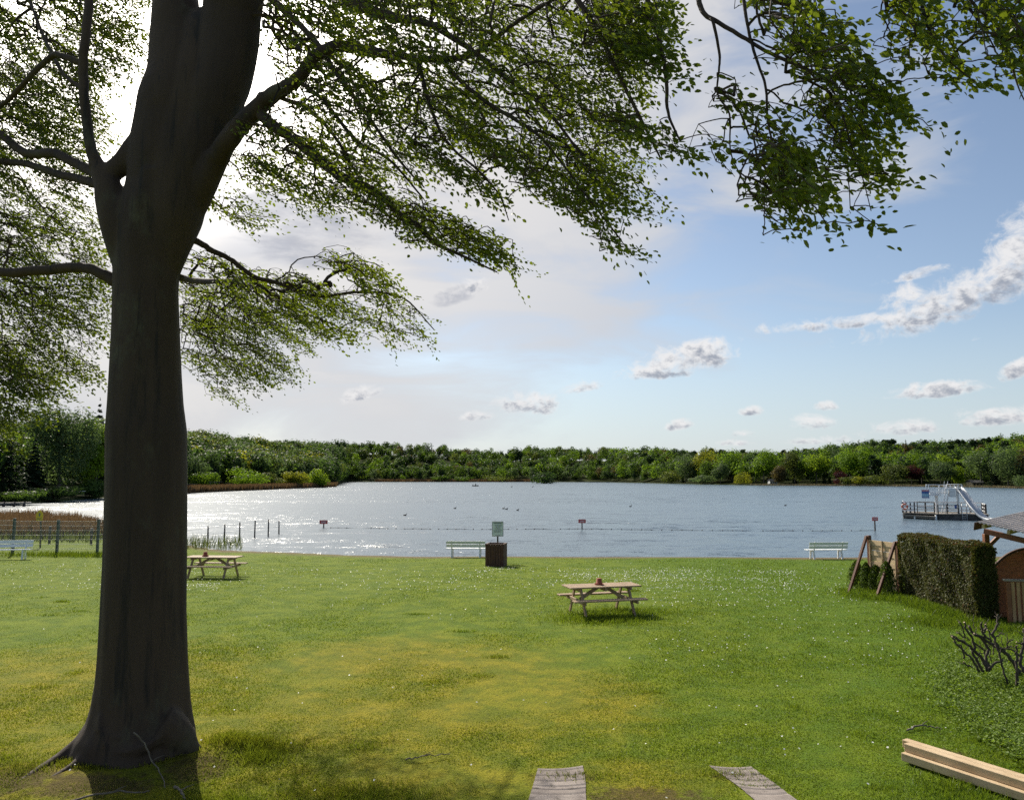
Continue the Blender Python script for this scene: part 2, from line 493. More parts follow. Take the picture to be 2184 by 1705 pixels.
SOIL = [(-6.0, 9.55, .9, .55), (-5.0, 9.4, 1.0, .4), (-3.9, 9.9, .5, .5), (1.5, 9.15, .8, .35), (.65, 9.75, .4, .16), (2.75, 9.75, .35, .14), (5.6, 10.6, .4, .2), (-7.4, 10.6, .7, .3)]
DRY_GLOW = [(-2.0, 12.2, 4.0, 3.8), (-7.5, 13.5, 5.0, 4.4), (-6.0, 10.2, 4.5, 2.2), (-1.5, 9.6, 2.4, 1.6), (-1.8, 15.5, 3.4, 3.0), (1.3, 9.6, 1.6, 1.0), (1.2, 13.0, 1.4, 2.4), (-4.5, 10.4, 2.2, 1.2)]  # dry grass areas that also carry the painted flare glow
GRASS_A, GRASS_B = (.100, .165, .008), (.165, .222, .010)
DRY_GLOW_A, DRY_GLOW_B = (.185, .188, .011), (.29, .252, .016)  # dry grass tones, warmed to include the golden lens flare

def make_lawn_mat():
    m, nt, out = new_mat("lawn_ground")
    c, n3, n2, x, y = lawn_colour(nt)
    # bare sandy strip at the water's edge
    bs = N(nt, "ShaderNodeBsdfPrincipled"); bs.inputs['Roughness'].default_value = .95; bs.inputs['Specular IOR Level'].default_value = .1
    geo = N(nt, "ShaderNodeNewGeometry"); sz = N(nt, "ShaderNodeSeparateXYZ"); L(nt, geo.outputs['Position'], sz.inputs[0])
    zf = math_n(nt, 'ADD', sz.outputs[2], math_n(nt, 'MULTIPLY', math_n(nt, 'SUBTRACT', n2, .5), .10))
    sand = math_n(nt, 'SUBTRACT', 1.0, smooth_n(nt, zf, -.49, -.40))
    c = mixc(nt, sand, c, (.17, .125, .075))
    c = mixc(nt, .22, c, (.045, .035, .012))
    L(nt, c, bs.inputs['Base Color'])
    bp = N(nt, "ShaderNodeBump"); bp.inputs['Strength'].default_value = .8; bp.inputs['Distance'].default_value = .03
    L(nt, n3, bp.inputs['Height']); L(nt, bp.outputs[0], bs.inputs['Normal'])
    L(nt, bs.outputs[0], out.inputs[0])
    return m

def make_blade_mat():
    m, nt, out = new_mat("grass_blades")
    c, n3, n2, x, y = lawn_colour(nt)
    v = coords(nt, kind='World')
    n4 = noise(nt, v, 60, 2, .5)
    c = mixc(nt, math_n(nt, 'MULTIPLY', smooth_n(nt, n4, .52, .75), .5), c, (.26, .24, .06))
    bs = N(nt, "ShaderNodeBsdfPrincipled"); L(nt, c, bs.inputs['Base Color']); bs.inputs['Roughness'].default_value = .5; bs.inputs['Specular IOR Level'].default_value = .3
    tl = N(nt, "ShaderNodeBsdfTranslucent"); L(nt, mixc(nt, .5, c, (.22, .30, .015)), tl.inputs[0])
    mx = N(nt, "ShaderNodeMixShader"); mx.inputs[0].default_value = .42
    L(nt, bs.outputs[0], mx.inputs[1]); L(nt, tl.outputs[0], mx.inputs[2]); L(nt, mx.outputs[0], out.inputs[0])
    return m

def grid(name, xs, ys, zf, mat, smooth=True):
    X, Y = np.meshgrid(xs, ys)
    V = np.stack([X, Y, zf(X, Y)], -1).reshape(-1, 3)
    nx, ny = len(xs), len(ys)
    i = np.arange(ny - 1)[:, None] * nx; k = np.arange(nx - 1)[None]
    F = np.stack([i + k, i + k + 1, i + nx + k + 1, i + nx + k], -1).reshape(-1, 4)
    return np_mesh(name, V, [F], mat, None, smooth)

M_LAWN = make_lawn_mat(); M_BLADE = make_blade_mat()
xs = np.concatenate([np.arange(-90, -14, 1.2), np.arange(-14, 14, .2), np.arange(14, 91, 1.2)])
ys = np.concatenate([np.arange(-50, 4, 2.0), np.arange(4, 20, .2), np.arange(20, 66, .5)])
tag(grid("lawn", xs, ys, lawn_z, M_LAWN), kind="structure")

# ------------------------------------------------------------------ water
def make_water():
    m, nt, out = new_mat("lake_water")
    def wave(sx, sy, sc, det):
        v = coords(nt, (sx, sy, 1), 'World')
        return noise(nt, v, sc, det, .6, 'Color')
    def slope(col, amp):
        n = N(nt, "ShaderNodeVectorMath", operation='SUBTRACT'); L(nt, col, n.inputs[0]); n.inputs[1].default_value = (.5, .5, .5)
        k = N(nt, "ShaderNodeVectorMath", operation='MULTIPLY'); L(nt, n.outputs[0], k.inputs[0]); k.inputs[1].default_value = amp
        return k.outputs[0]
    def vadd(a, b):
        n = N(nt, "ShaderNodeVectorMath", operation='ADD'); L(nt, a, n.inputs[0]); L(nt, b, n.inputs[1]); return n.outputs[0]
    s = vadd(slope(wave(.18, .55, .8, 3), (.30, .85, 0)), slope(wave(.6, 1.3, 1.6, 4), (.65, 1.30, 0)))
    s = vadd(s, slope(wave(1, 1.4, 7, 2), (.70, .95, 0)))
    up = N(nt, "ShaderNodeCombineXYZ"); up.inputs[2].default_value = 1
    gust = noise(nt, coords(nt, (.012, .05, 1), 'World'), 1.0, 4, .6)
    gk = N(nt, "ShaderNodeVectorMath", operation='SCALE'); L(nt, s, gk.inputs[0])
    L(nt, math_n(nt, 'MULTIPLY_ADD', smooth_n(nt, gust, .32, .68), .75, .6), gk.inputs['Scale']); s = gk.outputs[0]
    ln = N(nt, "ShaderNodeVectorMath", operation='LENGTH'); L(nt, s, ln.inputs[0])
    ks = N(nt, "ShaderNodeVectorMath", operation='SCALE'); L(nt, s, ks.inputs[0])
    L(nt, math_n(nt, 'MULTIPLY_ADD', math_n(nt, 'MULTIPLY', ln.outputs['Value'], ln.outputs['Value']), 9.0, .32), ks.inputs['Scale']); s = ks.outputs[0]
    nn = N(nt, "ShaderNodeVectorMath", operation='NORMALIZE'); L(nt, vadd(s, up.outputs[0]), nn.inputs[0])
    bs = N(nt, "ShaderNodeBsdfPrincipled")
    bs.inputs['Base Color'].default_value = (.085, .125, .160, 1)
    bs.inputs['Roughness'].default_value = .27; bs.inputs['IOR'].default_value = 1.33
    L(nt, nn.outputs[0], bs.inputs['Normal'])
    L(nt, bs.outputs[0], out.inputs[0])
    return m
M_WATER = make_water()
tag(np_mesh("lake_water", [[-900, 24, WZ], [900, 24, WZ], [1000, 1000, WZ], [-1000, 1000, WZ]], [np.array([[0, 1, 2, 3]])], M_WATER), kind="structure")

# ------------------------------------------------------------------ far land
SH_X = np.array([-1500, -600, -60, 0, 110, 230, 330, 395, 560, 690, 716, 740, 900, 1100, 1300, 1400, 1500, 1600, 1900, 2050, 2184, 2500, 3600.])
SH_Y = np.array([70, 85, 100, 112, 128, 158, 180, 205, 262, 330, 350, 745, 750, 755, 700, 560, 470, 420, 372, 340, 294, 210, 150.])
def shore_y(c): return np.interp(c, SH_X, SH_Y)
SK_X = np.array([-1500, 0, 230, 395, 430, 500, 600, 700, 800, 900, 1000, 1075, 1120, 1200, 1300, 1400, 1500, 1600, 1700, 1760, 1800, 1850, 1950, 2050, 2184, 2600, 3600.])
SK_Y = np.array([880, 880, 890, 915, 915, 928, 938, 941, 942, 946, 958, 962, 953, 954, 956, 956, 956, 961, 960, 949, 945, 937, 938, 936, 925, 915, 910.])
def col_x(c, Y): return (c - 1092.0) / FPX * Y / (CP + .1003 * SP)
def hill_r(c):      # depth at which the crest stands
    return shore_y(c) * 1.05 + np.interp(c, [-600, 395, 716, 740, 1300, 1600, 2184, 3000], [60, 190, 330, 150, 160, 200, 190, 160])
TREE_H = 15.0
def crest_z(c):
    yc = np.interp(c, SK_X, SK_Y)
    return CAMZ + (1018 - yc) / FPX * hill_r(c) - TREE_H
def land_z(c, Y):
    s = shore_y(c); r = hill_r(c)
    t = np.clip((Y - s) / (r - s), -.5, 1.0)
    low = np.interp(c, [-600, 330, 400, 716, 740], [.12, .12, .30, .42, .1])
    tt = np.clip((t - low) / (1 - low), 0, 1)
    z = WZ - .6 + np.clip((Y - s) / 3.0, -.4, 1) * 1.0
    return z + np.maximum(crest_z(c), 1.0) * (tt * tt * (3 - 2 * tt))
M_BANK = surf("bank_soil", (.035, .045, .016), (.022, .032, .012), .95, .12, bump=0, kind='World', fine=((.05, .045, .02), .5, (1, 1, 1), .5, .65), spec=.02)
cs = np.concatenate([np.arange(-1500, 390, 30), np.arange(390, 712, 12), np.arange(712, 744, 4), np.arange(744, 2300, 15), np.arange(2300, 3601, 50)])
ts = np.concatenate([[-.02, 0, .01, .02], np.linspace(.04, 1.0, 22), [1.3, 2.0]])
Cc, Tt = np.meshgrid(cs, ts)
Yy = shore_y(Cc) + Tt * (hill_r(Cc) - shore_y(Cc)) + np.where(Tt < .03, Tt * 100, 0)
Vv = np.stack([col_x(Cc, Yy), Yy, land_z(Cc, Yy)], -1).reshape(-1, 3)
nx = len(cs); i = np.arange(len(ts) - 1)[:, None] * nx; k = np.arange(nx - 1)[None]
tag(np_mesh("hills", Vv, [np.stack([i + k, i + k + 1, i + nx + k + 1, i + nx + k], -1).reshape(-1, 4)], M_BANK, None, True), kind="structure")

# ------------------------------------------------------------------ foliage geometry
def rand_dirs(rng, n):
    d = rng.normal(size=(n, 3)); return d / np.linalg.norm(d, axis=1, keepdims=True)

def clump_quads(rng, C, nrm, size, aspect=.7):
    """leaf-clump faces (bent kites) at C with normals about nrm"""
    n = len(C)
    nrm = nrm / (np.linalg.norm(nrm, axis=1, keepdims=True) + 1e-9)
    a = np.cross(nrm, rand_dirs(rng, n)); a /= np.linalg.norm(a, axis=1, keepdims=True) + 1e-9
    b = np.cross(nrm, a)
    s = np.broadcast_to(np.asarray(size, float), (n,))[:, None] * rng.uniform(.6, 1.4, (n, 1))
    bend = nrm * s * rng.uniform(-.25, .25, (n, 1))
    V = np.stack([C - a * s * .5, C + b * s * aspect * .5 + bend, C + a * s * .5, C - b * s * aspect * .5 + bend], 1)
    return V

def crown(rng, shape, h, w, n, size):
    """returns (n,4,3) clump quads of a crown standing on z=0"""
    if shape in ('round', 'oval', 'bush', 'tall'):
        cz, rz, base = {'round': (.60, .40, 9), 'oval': (.56, .44, 11), 'bush': (.42, .52, 8), 'tall': (.53, .47, 13)}[shape]
        k = base + rng.randint(0, 4)
        d = rand_dirs(rng, k); d[:, 2] = d[:, 2] * .9 + .08
        rad = rng.uniform(.35, .75, (k, 1))
        lc = np.array([0, 0, cz * h]) + d * rad * np.array([w / 2, w / 2, rz * h])
        lr = rng.uniform(.22, .36, k) * w * (1.0 if shape != 'tall' else 1.05)
        lr = np.minimum(lr, w / 2 - np.hypot(lc[:, 0], lc[:, 1]) * .75)
        li = rng.choice(k, n, p=lr ** 2 / (lr ** 2).sum())
        dd = rand_dirs(rng, n)
        zsc = np.array([1, 1, min(1.0, h / w * .8)])
        pos = lc[li] + dd * (lr[li] * rng.uniform(.55, 1.08, n))[:, None] * zsc
        keep = pos[:, 2] > (.02 * h if shape == 'bush' else .12 * h)
        pos, dd = pos[keep], dd[keep]
        nr = dd * 1.0 + rand_dirs(rng, len(pos)) * .45 + np.array([0, 0, .25])
        return clump_quads(rng, pos, nr, size)
    if shape == 'cone':
        t = 1 - np.sqrt(rng.random(n)) * .98
        lay = np.round(t * 16) / 16 + rng.normal(0, .008, n)
        ang = rng.uniform(0, 2 * math.pi, n)
        arm = (1 - t) * w / 2 * (.75 + .35 * np.sin(ang * 5 + lay * 40)) * rng.uniform(.45, 1.0, n)
        pos = np.stack([np.cos(ang) * arm, np.sin(ang) * arm, h * (.06 + .94 * lay) - arm * .35], 1)
        nr = np.stack([np.cos(ang) * .5, np.sin(ang) * .5, np.full(n, .8)], 1) + rand_dirs(rng, n) * .5
        return clump_quads(rng, pos, nr, size * (1.1 - .5 * t))
    if shape == 'pine':
        k = 9
        ang = rng.uniform(0, 6.28, k); hh = rng.uniform(.62, .98, k) * h
        lc = np.stack([np.cos(ang) * w * .28, np.sin(ang) * w * .28, hh], 1)
        li = rng.randint(0, k, n); dd = rand_dirs(rng, n)
        pos = lc[li] + dd * np.array([w * .25, w * .25, h * .06]) * rng.uniform(.5, 1.1, (n, 1))
        return clump_quads(rng, pos, dd * .7 + rand_dirs(rng, n) * .6, size)
    if shape == 'weep':
        k = 40
        ang = rng.uniform(0, 6.28, k); rr = np.sqrt(rng.random(k)) * w / 2
        top = h * (1 - .35 * (rr / (w / 2)) ** 2) * rng.uniform(.88, 1.0, k)
        li = rng.randint(0, k, n); f = rng.random(n) ** .8
        drop = f * top[li] * .85
        out = 1 + .12 * f
        pos = np.stack([np.cos(ang[li]) * rr[li] * out, np.sin(ang[li]) * rr[li] * out, top[li] - drop], 1) + rng.normal(0, .03 * w, (n, 3))
        pos[:, 2] = np.maximum(pos[:, 2], .05)
        nr = np.stack([np.cos(ang[li]), np.sin(ang[li]), np.full(n, .3)], 1) + rand_dirs(rng, n) * .7
        return clump_quads(rng, pos, nr, size, .5)

def quads_obj(name, Q, mat, parent=None):
    n = len(Q)
    return np_mesh(name, Q.reshape(-1, 3), [np.arange(n * 4).reshape(n, 4)], mat, parent)

M_BARK = surf("far_bark", (.06, .048, .036), (.10, .085, .065), .9, 3, (1, 1, .3), .4, .03)
LEAFM = {
    'mid':   leaf("leaves_mid_green", (.046, .084, .024), (.082, .132, .036), (0.117, 0.195, 0.021)),
    'fresh': leaf("leaves_fresh_green", (.070, .140, .014), (.120, .205, .022), (0.195, 0.312, 0.018)),
    'lime':  leaf("leaves_lime_green", (.11, .19, .014), (.17, .25, .022), (0.286, 0.403, 0.021)),
    'yellow': leaf("leaves_yellow_green", (.13, .155, .014), (.20, .21, .025), (0.312, 0.325, 0.023)),
    'olive': leaf("leaves_olive_green", (.060, .085, .022), (.100, .125, .035), (0.143, 0.182, 0.026)),
    'grey':  leaf("leaves_grey_green", (.065, .100, .040), (.105, .150, .062), (0.130, 0.195, 0.052)),
    'dark':  leaf("needles_dark_green", (.014, .028, .014), (.026, .045, .020), (0.026, 0.052, 0.013)),
    'purple': leaf("leaves_copper_purple", (.035, .014, .016), (.055, .022, .022), (0.078, 0.019, 0.018)),
    'brown': leaf("leaves_brownish", (.070, .058, .028), (.10, .085, .035), (0.130, 0.104, 0.026)),
    'deep':  leaf("leaves_deep_green", (.028, .050, .023), (.046, .076, .033), (0.065, 0.117, 0.019)),
}

def shore_tree(name, label, cat, c, Y, top, w_px, shape, mat, n, q, group=None, base_y=None, trunk=True):
    """a tree whose column is c, standing at depth Y on the land, its top at picture row top"""
    rng = np.random.RandomState(int(abs(c) * 13 + Y) % 99991)
    X = float(col_x(c, Y)); z0 = float(land_z(c, Y)) if base_y is None else float(G(c, base_y, WZ)[2])
    h = float(CAMZ + (1018 - top) / FPX * Y - z0)
    w = w_px / FPX * Y
    t = thing(name, label, cat, (X, Y, z0), 0, group)
    quads_obj("crown", crown(rng, shape, h, w, n, q), LEAFM[mat], t)
    if trunk:
        mb = MB()
        lean = rng.normal(0, .02 * h, 2)
        th = h * (.8 if shape not in ('bush',) else .45)
        r0 = max(.08, h * .018)
        pts = np.array([[0, 0, -.3], [lean[0] * .3, lean[1] * .3, th * .35], [lean[0], lean[1], th * .7], [lean[0] * 1.2, lean[1] * 1.3, th]])
        mb.tube(spline(pts, 9), np.linspace(r0, r0 * .3, len(spline(pts, 9))), 7)
        for k in range(5):
            a = rng.uniform(0, 6.28); zz = th * rng.uniform(.35, .8)
            st = np.array([lean[0] * zz / th, lean[1] * zz / th, zz]); en = st + np.array([math.cos(a) * w * .3, math.sin(a) * w * .3, h * .13])
            mb.tube([st, (st + en) / 2 + [0, 0, -h * .01], en], [r0 * .4, r0 * .3, r0 * .12], 5)
        mb.build("trunk", M_BARK, t, True)
    return t

# far shore on the right: the trees one can tell apart
#   name, label, category, column, row offset behind shore (m), top row, width px, shape, leaf
RIGHT = [
    ("shore_bush", "wide grey-olive willow bush leaning out over the lake at the start of the right bank", 'bush', 1432, 3, 1000, 54, 'bush', 'olive'),
    ("willow_tree", "tall pale willow with twin rounded heads above the olive bush", 'tree', 1462, 12, 968, 40, 'tall', 'grey'),
    ("shore_bush", "long low grey-green bush at the water, between tall pale willow and slim grey tree", 'bush', 1502, 3, 1011, 56, 'bush', 'grey'),
    ("broadleaf_tree", "broad yellow-green tree with golden crown behind the long low grey-green bush", 'tree', 1512, 45, 964, 66, 'round', 'yellow'),
    ("broadleaf_tree", "yellow-green tree, second of the sunlit yellowish pair, behind a slim grey tree", 'tree', 1562, 48, 959, 62, 'round', 'fresh'),
    ("slim_tree", "slim grey-green tree right of the long low bush", 'tree', 1537, 6, 986, 32, 'tall', 'grey'),
    ("weeping_willow", "small yellow weeping willow hanging to the water in front of the dark wood", 'tree', 1585, 4, 1003, 32, 'weep', 'yellow'),
    ("broadleaf_tree", "large fresh green tree with a visible trunk, right of the yellow weeping willow", 'tree', 1629, 22, 956, 60, 'round', 'fresh'),
    ("shore_bush", "brownish shrub below the large fresh green tree, beside the white cabin", 'bush', 1660, 8, 992, 32, 'tall', 'brown'),
    ("broadleaf_tree", "mid green tree with olive crown between the brown shrub and the bright green tree", 'tree', 1695, 24, 962, 50, 'tall', 'olive'),
    ("broadleaf_tree", "bright green spreading tree right of the olive-crowned tree", 'tree', 1742, 24, 963, 62, 'round', 'lime'),
    ("flowering_shrub", "purple-brown shrub in the shade between two bright green trees", 'bush', 1790, 8, 1002, 30, 'bush', 'purple'),
    ("broadleaf_tree", "tall sunlit green tree, left one of the twin crowns above two round olive bushes", 'tree', 1813, 30, 952, 50, 'round', 'fresh'),
    ("broadleaf_tree", "tall sunlit green tree, right one of the twin crowns above two round olive bushes", 'tree', 1858, 32, 953, 56, 'round', 'fresh'),
    ("shore_bush", "round olive bush at the waterline, left of the two side by side", 'bush', 1810, 3, 1013, 34, 'bush', 'olive'),
    ("shore_bush", "round yellow-olive bush at the waterline, right of the two side by side", 'bush', 1830, 3, 1014, 30, 'bush', 'yellow'),
    ("shore_bush", "low olive bush at the foot of the tall grey-olive willow", 'bush', 1866, 4, 1010, 48, 'bush', 'olive'),
    ("willow_tree", "tall grey-olive willow at the waterline, left of the copper beech", 'tree', 1908, 6, 986, 52, 'tall', 'olive'),
    ("copper_beech", "dark purple copper beech on the far bank behind the diving raft", 'tree', 1944, 14, 988, 40, 'oval', 'purple'),
    ("broadleaf_tree", "big mid green tree rising behind the copper beech", 'tree', 1966, 34, 957, 60, 'round', 'fresh'),
    ("willow_tree", "broad conical grey-green willow directly behind the slide tower", 'tree', 2006, 6, 984, 54, 'oval', 'grey'),
    ("broadleaf_tree", "small bright lime tree right of the conical grey-green willow", 'tree', 2044, 14, 993, 32, 'oval', 'lime'),
    ("broadleaf_tree", "yellow-green tree crown above the small lime tree", 'tree', 2018, 60, 970, 50, 'round', 'lime'),
    ("slim_tree", "loose grey-green tree with dark double trunk near the yellow cabin", 'tree', 2092, 18, 952, 62, 'tall', 'grey'),
    ("conifer_tree", "dark conifer beside the yellow cabin on the far bank", 'tree', 2122, 20, 962, 30, 'cone', 'dark'),
    ("birch_tree", "tall pale birch-like tree at the right edge of the far bank", 'tree', 2150, 14, 958, 58, 'tall', 'grey'),
    ("broadleaf_tree", "bright green crown behind the pale birch-like tree", 'tree', 2176, 60, 942, 60, 'round', 'lime'),
    ("shore_bush", "low grey bush at the water, last one before the picture ends", 'bush', 2184, 4, 1006, 36, 'bush', 'grey'),
]
GR = "trees along the right far bank"
for nm, lb, ct, c, off, top, w, shp, lf in RIGHT:
    Y = float(shore_y(c)) + off
    n = 2800 if shp not in ('bush', 'weep') else 1300
    shore_tree(nm, lb, ct, c, Y, top, w * 1.12, shp, lf, n, .0021 * Y * (.75 if w < 45 else .95), GR)

# centre-left spit
LEFT_SPIT = [
    ("birch_tree", "pale grey-green birch just right of the beech trunk on the near spit", 'tree', 414, 35, 962, 48, 'tall', 'grey', .004),
    ("broadleaf_tree", "dark grey-green oval tree right of the pale birch on the spit", 'tree', 452, 52, 962, 40, 'oval', 'deep', .004),
    ("shore_bush", "bright green bush mass below the oval dark tree on the spit", 'bush', 440, 22, 1000, 60, 'bush', 'fresh', .004),
    ("shore_bush", "large light green bush in the middle of the spit, behind the jetties", 'bush', 525, 30, 994, 90, 'bush', 'fresh', .004),
    ("shore_bush", "olive bush right of the large light green bush on the spit", 'bush', 580, 36, 1003, 56, 'bush', 'olive', .004),
    ("willow_tree", "yellow-green willow near the tip of the spit, left one of the pair", 'tree', 628, 6, 1003, 50, 'bush', 'yellow', .004),
    ("willow_tree", "yellow-green willow at the very tip of the spit, taller one of the pair", 'tree', 668, 6, 995, 58, 'bush', 'lime', .004),
    ("birch_tree", "grey-green birch standing behind the large light green bush", 'tree', 500, 95, 960, 52, 'tall', 'grey', .004),
    ("birch_tree", "silvery birch crown behind the olive bush on the spit", 'tree', 568, 110, 964, 56, 'oval', 'grey', .004),
]
for nm, lb, ct, c, off, top, w, shp, lf, q in LEFT_SPIT:
    Y = float(shore_y(c)) + off
    shore_tree(nm, lb, ct, c, Y, top, w * 1.1, shp, lf, 2600, .0026 * Y * .85, "trees on the left spit")
# island bush in mid lake and low bushes on the far bank
t = thing("island_bush", "round dark bush on a tiny island in the middle of the far lake", "bush", (*[float(v) for v in G(1158, 1030.5, WZ)[:2]], WZ))
rng = np.random.RandomState(5)
Yi = t.location.y
quads_obj("crown", crown(rng, 'bush', 30 / FPX * Yi, 62 / FPX * Yi, 900, 1.4), LEAFM['deep'], t)
mb = MB(); mb.tube([[0, 0, -.4], [.5, 0, 3], [.2, .3, 6]], [.5, .35, .15], 7); mb.build("trunk", M_BARK, t, True)
for c, w, top, lb in ((985, 56, 1013, "low round bush on the far bank, left of a wider one"), (1050, 120, 1010, "wide low bush on the far bank, left of the island bush"), (940, 50, 1012, "small low bush on the far bank, leftmost of the three there")):
    shore_tree("shore_bush", lb, "bush", c, float(shore_y(c)) + 4, top, w, 'bush', 'olive' if w > 100 else 'mid', 700, 1.5, "low bushes on the far bank")

# the wood at the left edge of the picture, close by
LEFT_WOOD = [
    ("spruce_tree", "dark blue-green spruce at the left picture edge behind the wooden pier", 'tree', 8, 14, 868, 120, 'cone', 'dark', 5200),
    ("spruce_tree", "smaller blackish conifer right of the left edge spruce", 'tree', 72, 12, 930, 74, 'cone', 'dark', 4200),
    ("broadleaf_tree", "tall grey-green loose tree left of the beech trunk, bare stem showing", 'tree', 128, 14, 826, 130, 'tall', 'grey', 5600),
    ("spruce_tree", "pointed dark spruce top peeping out left of the beech trunk", 'tree', 205, 26, 852, 74, 'cone', 'dark', 3600),
    ("broadleaf_tree", "bright green bushy tree just left of the beech trunk at the waterside", 'tree', 205, 6, 900, 90, 'oval', 'lime', 4600),
    ("broadleaf_tree", "silvery tree half hidden by the beech trunk, behind the bright bushy one", 'tree', 186, 14, 900, 60, 'tall', 'grey', 3000),
    ("shore_bush", "dark green bush by the wooden pier at the left edge", 'bush', 22, 3, 1036, 110, 'bush', 'mid', 1800),
    ("shore_bush", "low dull green bush on the bank under the blackish conifer", 'bush', 110, 3, 1032, 120, 'bush', 'deep', 1800),
    ("shore_bush", "leafy bright bush on the bank beside the white parasol", 'bush', 196, 2, 1022, 80, 'bush', 'mid', 1500),
    ("broadleaf_tree", "tall tree hidden mostly by the beech trunk on the left bank", 'tree', 290, 18, 880, 120, 'round', 'mid', 3000),
    ("broadleaf_tree", "dark tree behind the beech trunk next to the spit", 'tree', 360, 22, 905, 80, 'oval', 'deep', 2600),
]
for nm, lb, ct, c, off, top, w, shp, lf, n in LEFT_WOOD:
    Y = float(shore_y(c)) + off
    shore_tree(nm, lb, ct, c, Y, top, w * 1.1, shp, lf, int(n * 1.5), .0042 * Y * .8, "trees on the left bank")

# woods on the hills, too many to tell apart
def hill_wood(name, label, c0, c1, count, mats, t0, t1, seed, per, hrange=(11, 17), qk=.0030, extra=None):
    rng = np.random.RandomState(seed)
    protos = {}
    for shp in ('round', 'oval', 'tall', 'cone', 'pine'):
        protos[shp] = [crown(rng, shp, 1.0, {'round': .72, 'oval': .6, 'tall': .42, 'cone': .36, 'pine': .4}[shp], per, .085) for _ in range(4)]
    out = {m: [] for m, _, _ in mats}
    pr = np.array([w for _, w, _ in mats]); pr = pr / pr.sum()
    for _ in range(count):
        c = rng.uniform(c0, c1)
        t = t0 + (t1 - t0) * rng.random() ** .85
        s, r = float(shore_y(c)), float(hill_r(c))
        Y = s + t * (r - s)
        m, _, shapes = mats[rng.choice(len(mats), p=pr)]
        h = rng.uniform(*hrange) * (1.0 if t < 1 else .95)
        Q = protos[shapes[rng.randint(len(shapes))]][rng.randint(4)].copy()
        a = rng.uniform(0, 6.28); ca, sa = math.cos(a), math.sin(a)
        x = Q[..., 0] * ca - Q[..., 1] * sa; y = Q[..., 0] * sa + Q[..., 1] * ca
        wv = rng.uniform(.85, 1.2)
        Q = np.stack([x * h * wv, y * h * wv, Q[..., 2] * h], -1)
        Q = Q + np.array([float(col_x(c, Y)), Y, float(land_z(c, Y)) - .6])
        out[m].append(Q)
    root = thing(name, label, "wood")
    root["kind"] = "stuff"
    for m, lst in out.items():
        if lst:
            o = quads_obj("treetops", np.concatenate(lst), LEAFM[m], root); o["kind"] = "stuff"

mixed = [('deep', 3, ('round', 'oval', 'tall')), ('mid', 3, ('round', 'oval')), ('grey', 1.2, ('oval', 'tall')), ('dark', .9, ('cone', 'pine', 'oval')), ('fresh', 1.2, ('round',)), ('olive', 1, ('round', 'oval')), ('brown', .35, ('round',))]
left_mix = [('grey', 2.6, ('oval', 'round', 'tall')), ('mid', 2.5, ('round', 'oval')), ('deep', 2, ('round', 'oval')), ('olive', 1, ('round',)), ('yellow', .35, ('round',))]
right_mix = [('deep', 2.6, ('round', 'oval')), ('dark', 2, ('pine', 'cone', 'oval')), ('mid', 2, ('round', 'oval')), ('fresh', 1.4, ('round',)), ('brown', .5, ('oval',)), ('grey', .5, ('tall',))]
hill_wood("far_wood", "dense mixed wood covering the low hill straight across the lake", 716, 1420, 1000, mixed, .01, 1.08, 11, 330, (8.5, 19))
hill_wood("left_hill_wood", "grey-green wood on the hill behind the left spit", 380, 740, 800, left_mix, .22, 1.08, 12, 330)
hill_wood("right_hill_wood", "wood of dark pines and broadleaf trees on the right hillside", 1400, 2330, 1300, right_mix, .10, 1.08, 13, 330, (8.5, 17))
hill_wood("left_bank_wood", "shady wood behind the left bank trees", -500, 400, 260, [('mid', 2.2, ('round', 'oval')), ('fresh', 1.6, ('round', 'tall')), ('grey', 1.4, ('tall', 'oval')), ('dark', .7, ('cone',))], .10, 1.05, 14, 700, (10, 14.5))
hill_wood("outer_wood", "wood running on along the right shore beyond the picture", 2330, 3400, 160, right_mix, .05, 1.0, 15, 200, (10, 15))

# reed fringes along the far water (stuff)
def reeds(name, label, pts, h, dens, mat, seed, w=.03, lean=.12):
    """pts: array of foot points (x,y,z)"""
    rng = np.random.RandomState(seed)
    p = np.asarray(pts, float); n = len(p)
    hh = h * rng.uniform(.55, 1.1, n); a = rng.uniform(0, 6.28, n)
    d = np.stack([np.cos(a), np.sin(a), 0 * a], 1) * w
    tip = p + np.stack([rng.normal(.04, lean, n) * hh, rng.normal(0, lean, n) * hh, hh], 1)
    mid = (p + tip) / 2 + np.stack([rng.normal(0, .03, n), 0 * a, 0 * a], 1)
    V = np.stack([p - d, p + d, mid + d * .8, tip, mid - d * .8], 1)
    o = np_mesh(name, V.reshape(-1, 3), [np.arange(n * 5).reshape(n, 5)], mat)
    return tag(o, label, "reeds", None, "stuff")
M_REED = leaf("dry_reed", (.165, .105, .055), (.23, .150, .078), (.14, .085, .035), 1.2, .15, .35)
M_REEDP = leaf("pale_reed", (.20, .165, .095), (.28, .23, .135), (.14, .11, .05), .12, .15, .3)
M_REEDG = leaf("green_reed", (.07, .10, .03), (.13, .15, .04), (.14, .17, .03), 1.2, .15, .35)
rng = np.random.RandomState(21)
def fringe(c0, c1, n, d0, d1):
    c = rng.uniform(c0, c1, n); Y = shore_y(c) + rng.uniform(d0, d1, n)
    return np.stack([col_x(c, Y), Y, np.full(n, WZ - .05)], 1)
reeds("spit_reeds", "brown reed belt along the water edge of the left spit", fringe(396, 722, 9000, -3, 9), 2.2, 1, M_REED, 1, .16)
reeds("far_reeds", "thin brown reed line at the foot of the far wood", fringe(800, 1130, 3500, -4, 4), 3.0, 1, M_REED, 2, .3)
reeds("bank_reeds", "pale dry reeds along the right far bank", fringe(1600, 2230, 2600, -1, 3), 1.1, 1, M_REEDP, 3, .2)
